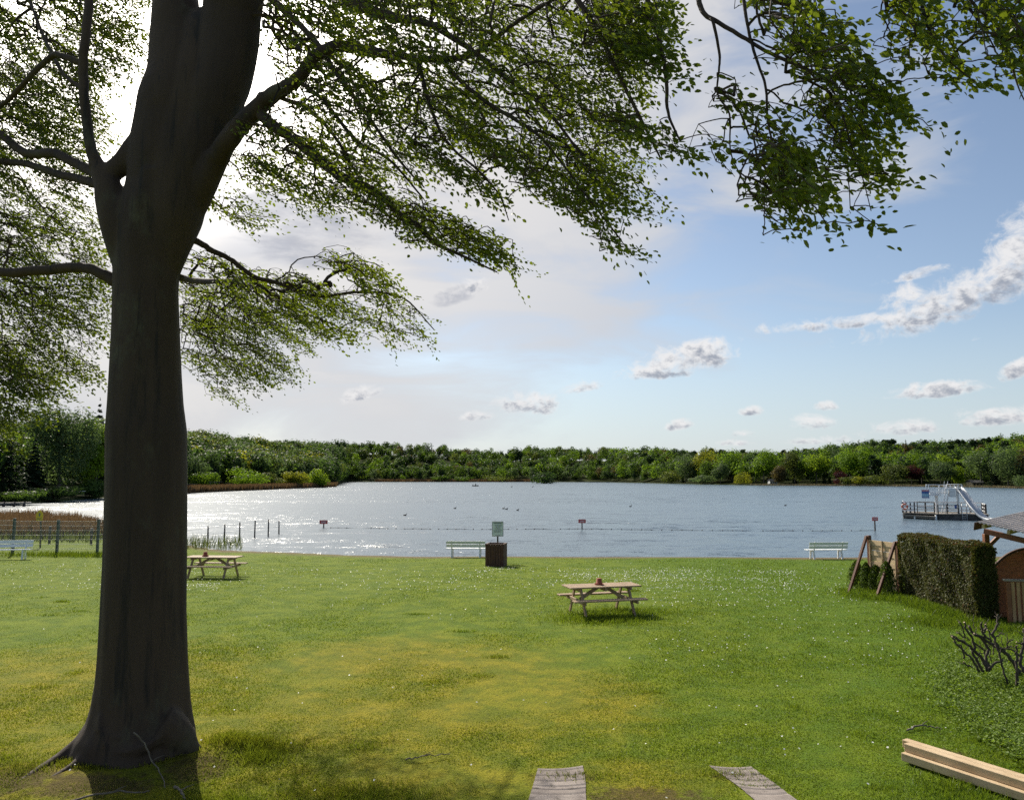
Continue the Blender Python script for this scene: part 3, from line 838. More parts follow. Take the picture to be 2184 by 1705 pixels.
# near reed bed behind the fence at the left
n = 26000
c = rng.uniform(-260, 228, n); Y = rng.uniform(50, 71, n) + np.interp(c, [-260, 228], [-1, 2])
nz = np.sin(c * .05) + np.sin(Y * 1.3 + c * .02)
cut = np.where(c > 110, 60 + 2 * nz + (228 - c) * .06, 73)
keep = Y < cut
c, Y = c[keep], Y[keep]
reeds("reed_bed", "brown dry reed bed in the shallows behind the wire fence", np.stack([col_x(c, Y), Y, np.full(len(c), WZ - .05)], 1), 1.35, 1, M_REED, 4, .035)
n = 1100; c = np.concatenate([rng.normal(165, 35, n // 2), rng.normal(60, 40, n // 2)]); c = np.clip(c, -60, 226); Y = rng.uniform(48, 56, n)
reeds("green_reeds", "green young reeds between fence and brown reed bed", np.stack([col_x(c, Y), Y, np.full(n, WZ - .05)], 1), .75, 1, M_REEDG, 5, .03, .2)
n = 420; c = rng.uniform(398, 520, n); Y = rng.uniform(44.5, 50, n)
reeds("water_reeds", "sparse thin reeds in shallow water by the stake row", np.stack([col_x(c, Y), Y, np.full(n, WZ - .1)], 1), .8, 1, M_REEDG, 6, .012, .2)

# ------------------------------------------------------------------ the beech
M_BEECH = surf("beech_bark", (.032, .018, .010), (.060, .036, .020), .85, 1.6, (1, 1, .22), .45, .04, lo=.3, hi=.7,
               fine=((.014, .010, .007), 3.2, (1.6, 1.6, .12), .54, .70), fine2=((.066, .056, .032), 1.5, (1, 1, .6), .53, .70), cracks=(.016, .010, .006))
M_MOSS = None
M_LEAF = leaf("beech_leaves", (.020, .042, .008), (.064, .098, .012), (.18, .235, .012), 1.1, .45, .50, 0, 16)

YC = 10.55
TE = [(1560, 176, 402), (1530, 195, 398), (1500, 204, 395), (1450, 212, 392), (1400, 216, 390), (1300, 221, 388), (1200, 226, 390), (1100, 229, 392), (1000, 231, 393),
      (920, 231, 393), (860, 235, 386), (800, 238, 383), (700, 243, 380), (620, 245, 378), (560, 246, 382), (520, 246, 392), (480, 250, 402), (445, 258, 418),
      (420, 268, 428), (400, 274, 434), (385, 276, 440)]
TE_ALL = TE + [(365, 225, 448), (340, 246, 466), (311, 268, 474), (268, 289, 492), (217, 297, 515), (163, 315, 537), (120, 319, 547), (70, 321, 552), (0, 327, 564)]
beech = thing("beech_tree", "huge old beech with grey-brown trunk and leafy boughs sweeping over the lawn", "tree", (*TREE, 0))
OFF = np.array([TREE[0], TREE[1], 0.0])
def build_beech_trunk():
    rng = np.random.RandomState(8)
    nseg = 64
    ang = np.arange(nseg) * 2 * math.pi / nseg
    rings = []
    # dense rows by interpolation
    rows = np.array(TE, float)[::-1]
    yy = np.concatenate([np.linspace(rows[0, 0], rows[-1, 0], 120)])
    Lx = np.interp(yy, rows[:, 0], rows[:, 1]); Rx = np.interp(yy, rows[:, 0], rows[:, 2])
    ph = rng.uniform(0, 6.28, 6)
    for y, a, b in zip(yy, Lx, Rx):
        c = P((a + b) / 2, y, YC)
        r = (b - a) / 2 / FPX * YC / 1.005
        f = 1 + .018 * np.sin(3 * ang + ph[0] + c[2] * .5) + .014 * np.sin(5 * ang + ph[1] - c[2] * .4) + .010 * np.sin(9 * ang + ph[2] + c[2] * .7) + .006 * np.sin(17 * ang + ph[3] + c[2] * 2)
        f = f + .006 * rng.normal(size=nseg) * 0
        rings.append(np.stack([c[0] + np.cos(ang) * r * f, c[1] + np.sin(ang) * r * .95 * f, np.full(nseg, c[2])], 1))
    rings = rings[::-1]           # bottom first
    # root flare below the last measured row
    base = rings[0]; zc = base[0, 2]; cx = base[:, 0].mean()
    zs = [zc * .66, zc * .4, zc * .2, zc * .05, -.12]
    gl = [.03, .07, .12, .19, .27]
    lobes = .5 + .5 * np.cos(ang * 5 + .6)
    left = np.clip(-np.cos(ang), 0, 1) ** 2
    flare = []
    for z, g in zip(zs, gl):
        k = 1 + g * (.35 + .9 * lobes + 1.0 * left)
        flare.append(np.stack([cx + (base[:, 0] - cx) * k, YC + (base[:, 1] - YC) * (1 + g * (.2 + .8 * lobes)), np.full(nseg, z)], 1))
    rings = flare[::-1] + rings
    V = np.concatenate(rings); m = len(rings)
    i = np.arange(m - 1)[:, None] * nseg; k = np.arange(nseg)[None]; k2 = (k + 1) % nseg
    mb = MB()
    mb.add(V, [np.stack([i + k, i + k2, i + nseg + k2, i + nseg + k], -1).reshape(-1, 4), np.array([list(range(nseg))[::-1], list(range((m - 1) * nseg, m * nseg))])])
    def stem(pts, n=24, seg=20, wobv=.06):
        p = spline(np.array([[*P(x, y, Y), w / 2 / FPX * Y] for x, y, Y, w in pts]), n)
        mb.tube(p[:, :3], p[:, 3], seg, True, wobv, rng)
    # two stems that part at the top of the picture
    stem([(330, 500, 10.5, 110), (336, 420, 10.5, 122), (345, 340, 10.5, 138), (355, 268, 10.5, 134), (366, 217, 10.5, 138), (380, 163, 10.55, 130), (379, 90, 10.6, 118), (376, 30, 10.6, 103), (375, 0, 10.7, 98), (372, -90, 10.9, 90), (365, -260, 11.3, 76), (350, -600, 12, 50), (330, -1000, 12.6, 14)], 60, 24, .02)
    stem([(362, 500, 10.5, 90), (380, 420, 10.5, 106), (405, 340, 10.5, 128), (434, 268, 10.5, 122), (452, 217, 10.5, 128), (474, 163, 10.5, 128), (489, 90, 10.5, 128), (495, 30, 10.45, 126), (499, 0, 10.4, 128), (515, -90, 10.3, 120), (540, -260, 10.0, 96), (570, -600, 9.6, 60), (600, -1000, 9.3, 16)], 60, 24, .02)
    stem([(345, 600, 10.55, 60), (352, 530, 10.52, 100), (366, 460, 10.5, 130), (376, 400, 10.5, 136), (386, 340, 10.5, 138), (397, 268, 10.5, 132), (408, 217, 10.5, 128), (422, 163, 10.5, 118), (430, 110, 10.5, 100), (432, 60, 10.5, 78), (431, 25, 10.5, 40)], 50, 24, .02)
    # left secondary stem, bridged to the trunk above a narrow slit
    stem([(292, 620, 10.5, 60), (268, 545, 10.45, 66), (250, 480, 10.4, 70), (238, 430, 10.4, 66), (229, 395, 10.4, 56), (214, 365, 10.4, 40), (203, 340, 10.4, 28), (196, 318, 10.4, 22)], 36, 20, .02)
    stem([(322, 300, 10.5, 80), (290, 330, 10.48, 70), (262, 350, 10.45, 50), (240, 366, 10.42, 44), (222, 380, 10.4, 40)], 20, 18, .02)
    # foot of the big right bough
    stem([(372, 540, 10.6, 40), (392, 480, 10.55, 58), (414, 430, 10.5, 64), (434, 390, 10.4, 62), (455, 352, 10.3, 54), (483, 305, 10.12, 44), (515, 268, 10.0, 36)], 30, 18, .02)
    # surface roots
    for pts in ([(262, 1545, .45, 110), (215, 1570, .26, 76), (172, 1596, .12, 44), (125, 1622, .035, 26), (70, 1652, -.005, 18), (20, 1684, -.03, 14), (-20, 1705, -.08, 8)],
                [(250, 1580, .28, 90), (196, 1608, .12, 42), (160, 1636, .03, 22), (110, 1662, -.005, 13), (60, 1688, -.05, 8)],
                [(335, 1550, .40, 100), (378, 1575, .22, 74), (402, 1598, .07, 46), (425, 1614, -.04, 24)],
                [(300, 1560, .35, 150), (310, 1590, .16, 120), (318, 1625, .0, 90), (322, 1650, -.10, 60)],
                [(270, 1570, .30, 110), (262, 1600, .14, 84), (258, 1632, -.02, 60), (256, 1650, -.10, 40)]):
        q = []
        for x, y, z, w in pts:
            g = G(x, y, z + .02); q.append([*g[:2], z + float(lawn_z(*g[:2])) * .6, w / 2 / FPX * g[1]])
        q = spline(np.array(q), 20)
        mb.tube(q[:, :3], q[:, 3], 12, True, .10, rng)
    tr = mb.build("trunk", M_BEECH, beech, True, OFF)
    rm = tr.modifiers.new("blend", 'REMESH'); rm.mode = 'VOXEL'; rm.voxel_size = .022; rm.use_smooth_shade = True
    sm = tr.modifiers.new("soften", 'SMOOTH'); sm.factor = .5; sm.iterations = 14
build_beech_trunk()

# boughs: picture column, row, depth, width px
LIMBS = [
    [(436, 385, 10.4, 40), (455, 352, 10.28, 46), (481, 307, 10.1, 45), (543, 235, 9.9, 40), (579, 203, 9.8, 36), (633, 170, 9.6, 30), (669, 123, 9.5, 28), (705, 103, 9.4, 27), (740, 99, 9.3, 25), (782, 108, 9.1, 22), (855, 119, 8.9, 17), (909, 127, 8.7, 15), (1000, 119, 8.4, 13), (1054, 83, 8.2, 11), (1108, 43, 8.0, 9), (1180, 0, 7.8, 7), (1260, -40, 7.4, 5)],
    [(552, 236, 9.9, 26), (586, 271, 9.8, 25), (633, 300, 9.7, 23), (687, 347, 9.5, 22), (740, 383, 9.3, 20), (782, 401, 9.2, 18), (819, 423, 9.0, 16), (855, 459, 8.9, 13), (891, 481, 8.8, 11), (927, 517, 8.7, 9), (985, 545, 8.5, 6), (1060, 580, 8.3, 3)],
    [(392, 508, 10.6, 18), (420, 515, 10.7, 15), (452, 534, 10.8, 13), (497, 556, 10.9, 11), (542, 590, 11, 10), (587, 601, 11, 9), (678, 631, 11, 7), (768, 622, 11, 6), (859, 635, 10.9, 4), (926, 703, 10.8, 2)],
    [(378, 590, 10.7, 16), (430, 600, 12.2, 13), (500, 600, 14, 11), (560, 620, 16, 9), (640, 650, 17.5, 6), (700, 690, 18.5, 3)],
    [(262, 612, 10.5, 34), (242, 597, 10.5, 27), (200, 576, 10.5, 23), (150, 571, 10.6, 22), (80, 576, 10.7, 21), (0, 580, 10.8, 20), (-120, 560, 11, 16), (-300, 590, 11.5, 8)],
    [(214, 372, 10.4, 34), (204, 350, 10.4, 27), (192, 307, 10.4, 23), (181, 217, 10.4, 21), (177, 145, 10.4, 20), (183, 72, 10.4, 19), (190, 0, 10.5, 18), (196, -120, 10.6, 15), (205, -300, 10.8, 8)],
    [(222, 400, 10.4, 26), (203, 391, 10.5, 22), (165, 380, 10.7, 19), (127, 373, 10.9, 17), (60, 350, 11.2, 15), (-20, 345, 11.5, 13), (-140, 350, 12, 7)],
    [(212, 375, 10.4, 26), (188, 362, 10.6, 22), (119, 329, 10.9, 20), (54, 326, 11.2, 19), (0, 286, 11.4, 17), (-80, 240, 11.8, 12), (-200, 200, 12, 6)],
    [(176, 135, 10.4, 15), (140, 122, 10.5, 13), (115, 118, 10.6, 13), (83, 145, 10.7, 12), (54, 174, 10.8, 11), (20, 210, 11, 10), (-20, 245, 11.2, 8)],
    [(176, 190, 10.4, 9), (130, 150, 10.8, 8), (85, 60, 11.2, 7), (60, -10, 11.6, 5)],
    [(520, -60, 10.3, 26), (560, -40, 10.0, 22), (583, 0, 9.9, 18), (630, 45, 9.8, 15), (678, 94, 9.6, 12), (720, 160, 9.4, 10), (780, 240, 9.2, 8), (850, 340, 9.0, 6), (905, 400, 8.9, 3)],
    [(545, -160, 10.0, 46), (640, -90, 9.6, 36), (746, 0, 9.2, 26), (837, 36, 8.9, 20), (902, 47, 8.6, 16), (980, 90, 8.3, 13), (1060, 150, 8.0, 11), (1160, 230, 7.7, 8), (1240, 330, 7.4, 5)],
    [(890, 121, 8.8, 10), (909, 199, 8.7, 9), (938, 279, 8.5, 7), (971, 322, 8.4, 6), (1018, 362, 8.2, 5), (1065, 416, 8.1, 4), (1085, 470, 8.0, 2)],
    [(940, 124, 8.6, 11), (981, 171, 8.4, 10), (1036, 217, 8.2, 9), (1090, 250, 8.0, 8), (1150, 290, 7.8, 7), (1200, 350, 7.6, 5), (1260, 430, 7.4, 4), (1330, 520, 7.3, 2)],
    [(633, 170, 9.6, 11), (690, 215, 9.4, 9), (760, 300, 9.2, 8), (830, 340, 9.0, 6), (900, 420, 8.9, 4)],
    [(590, 205, 9.8, 11), (660, 235, 9.8, 9), (720, 300, 9.7, 7), (770, 390, 9.6, 4)],
    # the long bough above the frame that carries the sprays at the right
    [(560, -330, 9.8, 50), (760, -270, 9.0, 44), (980, -210, 8.2, 38), (1200, -160, 7.4, 34), (1400, -130, 6.7, 32), (1600, -140, 6.1, 30), (1800, -170, 5.7, 26), (2000, -160, 5.4, 20), (2150, -120, 5.2, 12)],
    [(1440, -132, 6.6, 20), (1478, -50, 6.3, 15), (1490, 0, 6.2, 12), (1503, 30, 6.1, 11), (1538, 52, 6.0, 10), (1582, 78, 5.9, 9), (1634, 109, 5.8, 8), (1691, 135, 5.7, 8), (1756, 165, 5.6, 6), (1799, 205, 5.55, 5), (1850, 300, 5.5, 3)],
    [(1513, 36, 6.05, 7), (1521, 48, 6.0, 7), (1534, 109, 6.0, 6), (1534, 144, 6.0, 5), (1530, 200, 6.0, 4), (1556, 244, 6.0, 4), (1558, 322, 6.0, 3), (1582, 379, 5.95, 3), (1612, 426, 5.9, 2.4), (1650, 480, 5.9, 1.6)],
    [(1570, -138, 6.2, 12), (1588, 17, 5.9, 8), (1604, 96, 5.85, 7), (1621, 148, 5.8, 6), (1634, 191, 5.75, 6), (1638, 261, 5.7, 5), (1660, 340, 5.7, 4), (1700, 430, 5.65, 3), (1730, 490, 5.6, 1.6)],
    [(1756, 165, 5.6, 5), (1790, 220, 5.5, 4), (1812, 300, 5.45, 3.4), (1840, 380, 5.4, 2.6), (1858, 450, 5.4, 1.8)],
    [(1900, -168, 5.5, 10), (1940, -60, 5.3, 8), (1965, 9, 5.2, 7), (1982, 65, 5.2, 6), (2017, 122, 5.15, 4), (2060, 160, 5.1, 3), (2100, 190, 5.1, 2)],
    [(2030, -158, 5.4, 10), (2055, -40, 5.2, 8), (2073, 4, 5.15, 7), (2126, 57, 5.1, 6), (2148, 109, 5.05, 5), (2174, 191, 5.0, 3), (2200, 240, 5, 2)],
    [(1330, -140, 7, 16), (1370, -30, 6.9, 13), (1400, 60, 6.8, 11), (1420, 160, 6.7, 9), (1425, 240, 6.7, 7), (1450, 300, 6.6, 4)],
    [(1150, -172, 7.6, 18), (1210, -40, 7.4, 15), (1270, 60, 7.2, 12), (1320, 160, 7.0, 10), (1370, 260, 6.9, 7), (1410, 340, 6.8, 4)],
]
SK = []         # skeleton points for the twigs
for pts in LIMBS:
    q = spline(np.array([[*P(x, y, Y), w / 2 / FPX * Y] for x, y, Y, w in pts]), max(24, len(pts) * 5))
    jr = np.random.RandomState(int(pts[0][0]) + 7)
    q[1:-1, :3] += jr.normal(0, 1, (len(q) - 2, 3)) * q[1:-1, 3:4] * .10
    mb = MB(); mb.tube(q[:, :3], np.maximum(q[:, 3], .003), 12 if pts[0][3] > 20 else 8, True, .08, jr)
    mb.build("bough", M_BEECH, beech, True, OFF)
    SK.append(q[:, :3])
SK = np.concatenate(SK)

def in_poly(px, py, poly):
    px = np.asarray(px); py = np.asarray(py)
    c = np.zeros(px.shape, bool); n = len(poly)
    for i in range(n):
        x1, y1 = poly[i]; x2, y2 = poly[(i + 1) % n]
        hit = ((y1 > py) != (y2 > py)) & (px < (x2 - x1) * (py - y1) / (y2 - y1 + 1e-9) + x1)
        c ^= hit
    return c

# foliage masses: outline in the picture, number of sprays, depth range
MASSES = [
    ([(400, 590), (560, 570), (720, 620), (760, 690), (660, 760), (520, 790), (410, 760)], 300, (14.0, 18.5)),
    # left of and behind the trunk
    ([(-60, -60), (330, -60), (318, 100), (300, 210), (262, 305), (215, 350), (205, 420), (236, 500), (244, 590), (240, 700), (232, 760), (225, 815), (180, 830), (150, 800), (90, 850), (40, 935), (-60, 960)], 2600, (10.9, 15.5)),
    ([(-60, -60), (330, -60), (318, 60), (300, 150), (200, 340), (100, 350), (-60, 420)], 420, (11, 15)),
    ([(-60, 720), (180, 760), (225, 800), (160, 850), (120, 915), (80, 900), (50, 975), (-60, 960)], 260, (9.6, 13.5)),
    # right of trunk, low sprays
    ([(385, 600), (470, 590), (560, 620), (650, 700), (650, 770), (655, 815), (560, 835), (500, 865), (455, 850), (430, 800), (395, 790)], 560, (12.8, 17.5)),
    ([(390, 545), (470, 545), (600, 590), (760, 600), (860, 640), (930, 690), (945, 735), (870, 755), (790, 725), (690, 735), (600, 690), (480, 650), (390, 640)], 330, (10.2, 13.5)),
    ([(640, 590), (700, 540), (800, 540), (840, 585), (890, 640), (760, 640)], 70, (9.8, 11.5)),
    ([(430, 420), (520, 400), (640, 430), (640, 475), (560, 500), (450, 500)], 36, (10.6, 12)),
    # the bough across the middle
    ([(560, 215), (700, 290), (860, 400), (1000, 460), (1090, 510), (1110, 590), (1000, 545), (900, 540), (800, 470), (640, 400), (500, 320)], 330, (8.2, 10.6)),
    ([(560, 330), (700, 400), (860, 500), (850, 545), (760, 500), (640, 450), (540, 400)], 50, (8.8, 10.5)),
    ([(480, 300), (600, 330), (640, 400), (560, 460), (470, 480), (440, 430)], 36, (10, 12)),
    # the big upper mass
    ([(570, -60), (1450, -60), (1455, 20), (1430, 120), (1385, 200), (1415, 280), (1400, 330), (1380, 370), (1230, 400), (1100, 350), (980, 340), (900, 400), (800, 380), (700, 300), (590, 200), (560, 100)], 1850, (7.0, 12.0)),
    ([(880, 300), (1000, 350), (1080, 400), (1100, 460), (1010, 440), (930, 390)], 50, (8.0, 9)),
    ([(1040, 330), (1380, 330), (1440, 385), (1390, 440), (1420, 475), (1320, 460), (1230, 455), (1130, 430)], 150, (7.2, 8.8)),
    ([(1200, 440), (1290, 460), (1340, 525), (1355, 555), (1290, 500)], 22, (7.2, 8)),
    ([(1280, -60), (1450, -60), (1440, 100), (1380, 200), (1410, 290), (1360, 340), (1300, 250)], 240, (6.4, 7.8)),
    # hanging sprays on the right
    ([(1640, -60), (1800, -60), (1810, 60), (1830, 110), (1890, 160), (1960, 215), (1985, 255), (1920, 300), (1930, 350), (1920, 395), (1840, 395), (1790, 420), (1780, 300), (1740, 200), (1660, 120)], 225, (5.2, 6.4)),
    ([(1600, 210), (1720, 200), (1790, 330), (1780, 440), (1720, 505), (1650, 490), (1610, 420), (1640, 330)], 130, (5.3, 6.3)),
    ([(1545, 150), (1590, 160), (1620, 230), (1600, 290), (1560, 270), (1540, 200)], 14, (5.8, 6.4)),
    ([(1500, 290), (1560, 300), (1570, 400), (1560, 405), (1540, 350)], 6, (5.8, 6.4)),
    ([(1820, 400), (1850, 420), (1868, 480), (1850, 480), (1830, 440)], 8, (5.3, 5.6)),
    ([(1430, 285), (1500, 305), (1515, 330), (1460, 340), (1420, 320)], 10, (6.6, 7)),
    ([(960, 470), (1080, 500), (1105, 560), (1110, 600), (1060, 585), (980, 545)], 46, (8.2, 9.2)),
    ([(1400, 130), (1460, 140), (1490, 190), (1450, 200)], 8, (6.6, 7)),
    ([(1570, -50), (1640, -50), (1640, 20), (1590, 20)], 10, (5.9, 6.3)),
    ([(1900, -60), (2010, -60), (2000, 60), (2040, 110), (2090, 180), (2040, 180), (1980, 120), (1930, 200), (1900, 150), (1915, 60)], 80, (5.0, 5.5)),
    ([(2040, -60), (2250, -60), (2250, 200), (2170, 170), (2130, 90), (2060, 40)], 80, (4.9, 5.4)),
]
HOLES = [[(640, 470), (740, 440), (830, 500), (850, 540), (700, 530), (640, 520)], [(470, 290), (560, 300), (530, 330), (480, 330)], [(200, 205), (240, 170), (300, 200), (270, 290), (235, 260)],
         [(905, 610), (1000, 600), (1000, 660), (930, 640)], [(1180, 330), (1230, 330), (1240, 360), (1190, 365)]]
def trunk_lr(y):
    rows = np.array(TE_ALL, float)[::-1]
    return np.interp(y, rows[:, 0], rows[:, 1]), np.interp(y, rows[:, 0], rows[:, 2])

def build_canopy():
    rng = np.random.RandomState(17)
    base, direc, length = [], [], []
    for poly, n, (d0, d1) in MASSES:
        n = int(n * LEAF_DENS)
        pp = np.array(poly, float); lo, hi = pp.min(0), pp.max(0)
        got = 0
        # clustered sampling: sprays gather round local centres so that gaps stay open
        ncl = max(3, n // 7)
        cl = []
        while len(cl) < ncl:
            q = rng.uniform(lo, hi)
            if in_poly(q[0], q[1], poly): cl.append(q)
        cl = np.array(cl)
        cdep = rng.uniform(d0, d1, ncl)
        tries = 0
        while got < n and tries < n * 30:
            tries += 1
            k = rng.randint(ncl)
            dep = cdep[k] + rng.normal(0, .25)
            s = 46 * 10 / dep * .55
            ra, rb = rng.normal(0, 1, 2)
            q = cl[k] + np.array([.86, .50]) * ra * s * 2.1 + np.array([-.50, .86]) * rb * s * .42
            if not in_poly(q[0], q[1], poly): continue
            if any(in_poly(q[0], q[1], h) for h in HOLES): continue
            lx, rx = trunk_lr(q[1])
            if lx - 105 < q[0] < rx + 8 and q[1] < 900: dep = rng.uniform(11.4, 13.6)
            if q[0] < 330: dep = max(dep, 11.3)
            Ln = rng.uniform(.30, .62) * (.8 if dep < 7 else 1.0)
            d = np.array([rng.normal(.75, .3), rng.normal(-.05, .5), rng.normal(-.34, .22)])
            d /= np.linalg.norm(d)
            c = P(q[0], q[1], dep)
            tip = proj(c + d * Ln * .6)
            if not in_poly(tip[0], tip[1], poly) and rng.random() < .75: continue
            base.append(c - d * Ln * .5); direc.append(d); length.append(Ln)
            got += 1
    base, direc, length = np.array(base), np.array(direc), np.array(length)
    # ---- connect every spray to the boughs
    sk = SK
    nodes = [tuple(p) for p in sk]; par = [-1] * len(sk); cnt = [0] * len(sk)
    d0 = np.array([np.min(((sk - b) ** 2).sum(1)) for b in base])
    order = np.argsort(d0)
    ND = np.zeros((len(sk) + len(base) * 2, 3)); ND[:len(sk)] = sk; nn = len(sk)
    segs = []       # (a, b index)
    parent = -np.ones(len(ND), int); weight = np.zeros(len(ND))
    for s in order:
        b = base[s]
        dd = ND[:nn] - b
        dist = np.sqrt((dd ** 2).sum(1))
        back = (dd * direc[s]).sum(1)             # prefer nodes behind the spray
        cost = dist + np.maximum(back, 0) * .9 + np.maximum(-dd[:, 2], 0) * .3
        j = int(np.argmin(cost))
        ND[nn] = b; parent[nn] = j; e = nn; nn += 1
        ND[nn] = b + direc[s] * length[s] * .6; parent[nn] = e; nn += 1
        weight[nn - 1] = 1
    for q in range(nn - 1, len(sk) - 1, -1):
        if parent[q] >= 0: weight[parent[q]] += weight[q]
    mb = MB()
    for q in range(len(sk), nn):
        a, b = ND[parent[q]], ND[q]
        l = np.linalg.norm(b - a)
        if l < .02: continue
        r1 = min(.022, .0022 * max(weight[q], 1) ** .5 + .0012)
        r0 = r1 * 1.25
        mid = (a + b) / 2 + np.array([0, 0, .07 * l]) + rng.normal(0, .03 * l, 3)
        m2 = (a + mid) / 2 + rng.normal(0, .015 * l, 3) + [0, 0, .03 * l]; m3 = (b + mid) / 2 + rng.normal(0, .015 * l, 3) + [0, 0, .03 * l]
        mb.tube([a, m2, mid, m3, b], np.linspace(r0, r1, 5), 4, False)
    mb.build("twigs", M_BEECH, beech, False, OFF)["kind"] = "stuff"
    # ---- leaves
    Pn, A, S, Ls = [], [], [], []
    for s in range(len(base)):
        d, Ln = direc[s], length[s]
        m = int(Ln / .036) + rng.randint(-2, 3)
        t = (np.arange(m) + .5) / m
        side = np.cross(d, [0, 0, 1.0]); side /= np.linalg.norm(side) + 1e-9
        side = side * math.cos(.5) + np.cross(side, d) * rng.normal(0, .55); side /= np.linalg.norm(side)
        nrm = np.cross(side, d); nrm *= np.sign(nrm[2]) if nrm[2] != 0 else 1
        droop = -.10 * Ln * t ** 2
        pos = base[s] + d * Ln * (t * 1.15)[:, None] + np.stack([0 * t, 0 * t, droop], 1)
        sg = np.where(np.arange(m) % 2 == 0, 1.0, -1.0)
        ax = d * .75 + side * sg[:, None] * .7 * (1 - .5 * t)[:, None] + rng.normal(0, .32, (m, 3)) + np.array([.18, 0, -.16])
        ax /= np.linalg.norm(ax, axis=1, keepdims=True)
        nr = nrm + rng.normal(0, .55, (m, 3))
        sd = np.cross(ax, nr); sd /= np.linalg.norm(sd, axis=1, keepdims=True) + 1e-9
        pos = pos + rng.normal(0, .022, (m, 3))
        Pn.append(pos); A.append(ax); S.append(sd); Ls.append(rng.uniform(.032, .072, m) * (.78 + .3 * rng.random()))
        if rng.random() < .5:       # small side twig
            k2 = m // 2
            p2 = pos[rng.randint(0, m, k2)] + rng.normal(0, .07, (k2, 3))
            a2 = ax[rng.randint(0, m, k2)] + rng.normal(0, .3, (k2, 3)); a2 /= np.linalg.norm(a2, axis=1, keepdims=True)
            s2 = np.cross(a2, nrm + rng.normal(0, .6, (k2, 3))); s2 /= np.linalg.norm(s2, axis=1, keepdims=True) + 1e-9
            Pn.append(p2); A.append(a2); S.append(s2); Ls.append(rng.uniform(.03, .062, k2))
    Pn, A, S, Ls = np.concatenate(Pn), np.concatenate(A), np.concatenate(S), np.concatenate(Ls)
    Ls = Ls * np.where(Pn[:, 1] < 6.8, 1.15, 1.04)
    # no leaf in front of the trunk
    px, py = proj(Pn); lx, rx = trunk_lr(py)
    ok = ~((px > lx - 3) & (px < rx + 3) & (Pn[:, 1] < 11.2) & (py < 1000))
    Pn, A, S, Ls = Pn[ok], A[ok], S[ok], Ls[ok]
    Nn = np.cross(S, A)
    tmpl = [(0, 0, 0), (.30, .28, .07), (.72, .24, .05), (1.04, 0, -.06), (.72, -.24, .05), (.30, -.28, .07)]
    fold = rng.uniform(.3, 1.8, len(Pn))
    curl = rng.uniform(-1.5, 2.5, len(Pn))
    V = np.stack([Pn + (A * u + S * w + Nn * (h * fold if abs(w) > 0 else -h * 0 - .07 * u * u * curl)[:, None]) * Ls[:, None] for u, w, h in tmpl], 1)
    n = len(Pn); b = np.arange(n)[:, None] * 6
    F = np.concatenate([b + np.array([[0, 1, 2, 3]]), b + np.array([[0, 3, 4, 5]])])
    np_mesh("crown", V.reshape(-1, 3) - OFF, [F], M_LEAF, beech)
    print("sprays", len(base), "leaves", n)
LEAF_DENS = 1.0
build_canopy()

# ------------------------------------------------------------------ grass and daisies
SOLID = []      # ground rectangles kept free of grass: (cx, cy, half x, half y, angle)
def free(X, Y):
    ok = np.ones(len(X), bool)
    for cx, cy, hx, hy, a in SOLID:
        c, s = math.cos(-a), math.sin(-a)
        u = (X - cx) * c - (Y - cy) * s; v = (X - cx) * s + (Y - cy) * c
        ok &= ~((abs(u) < hx) & (abs(v) < hy))
    ok &= ((X - TREE[0]) / .66) ** 2 + ((Y - TREE[1]) / .60) ** 2 > 1
    return ok

def blades(X, Y, h, w, rng, lean=.35):
    n = len(X)
    z = lawn_z(X, Y)
    a = rng.uniform(0, 6.28, n); b = rng.uniform(0, 6.28, n)
    d = np.stack([np.cos(a), np.sin(a), 0 * a], 1) * (w / 2)[:, None]
    p = np.stack([X, Y, z - .005], 1)
    ln = rng.uniform(.1, 1, n) * lean * 2
    o = np.stack([np.cos(b) * ln * h, np.sin(b) * ln * h, h * np.sqrt(np.maximum(.1, 1 - .5 * ln ** 2))], 1)
    mid = p + o * .55 + np.array([0, 0, 1]) * (h * .1)[:, None]
    return np.stack([p - d, p + d, mid + d * .7, p + o, mid - d * .7], 1)

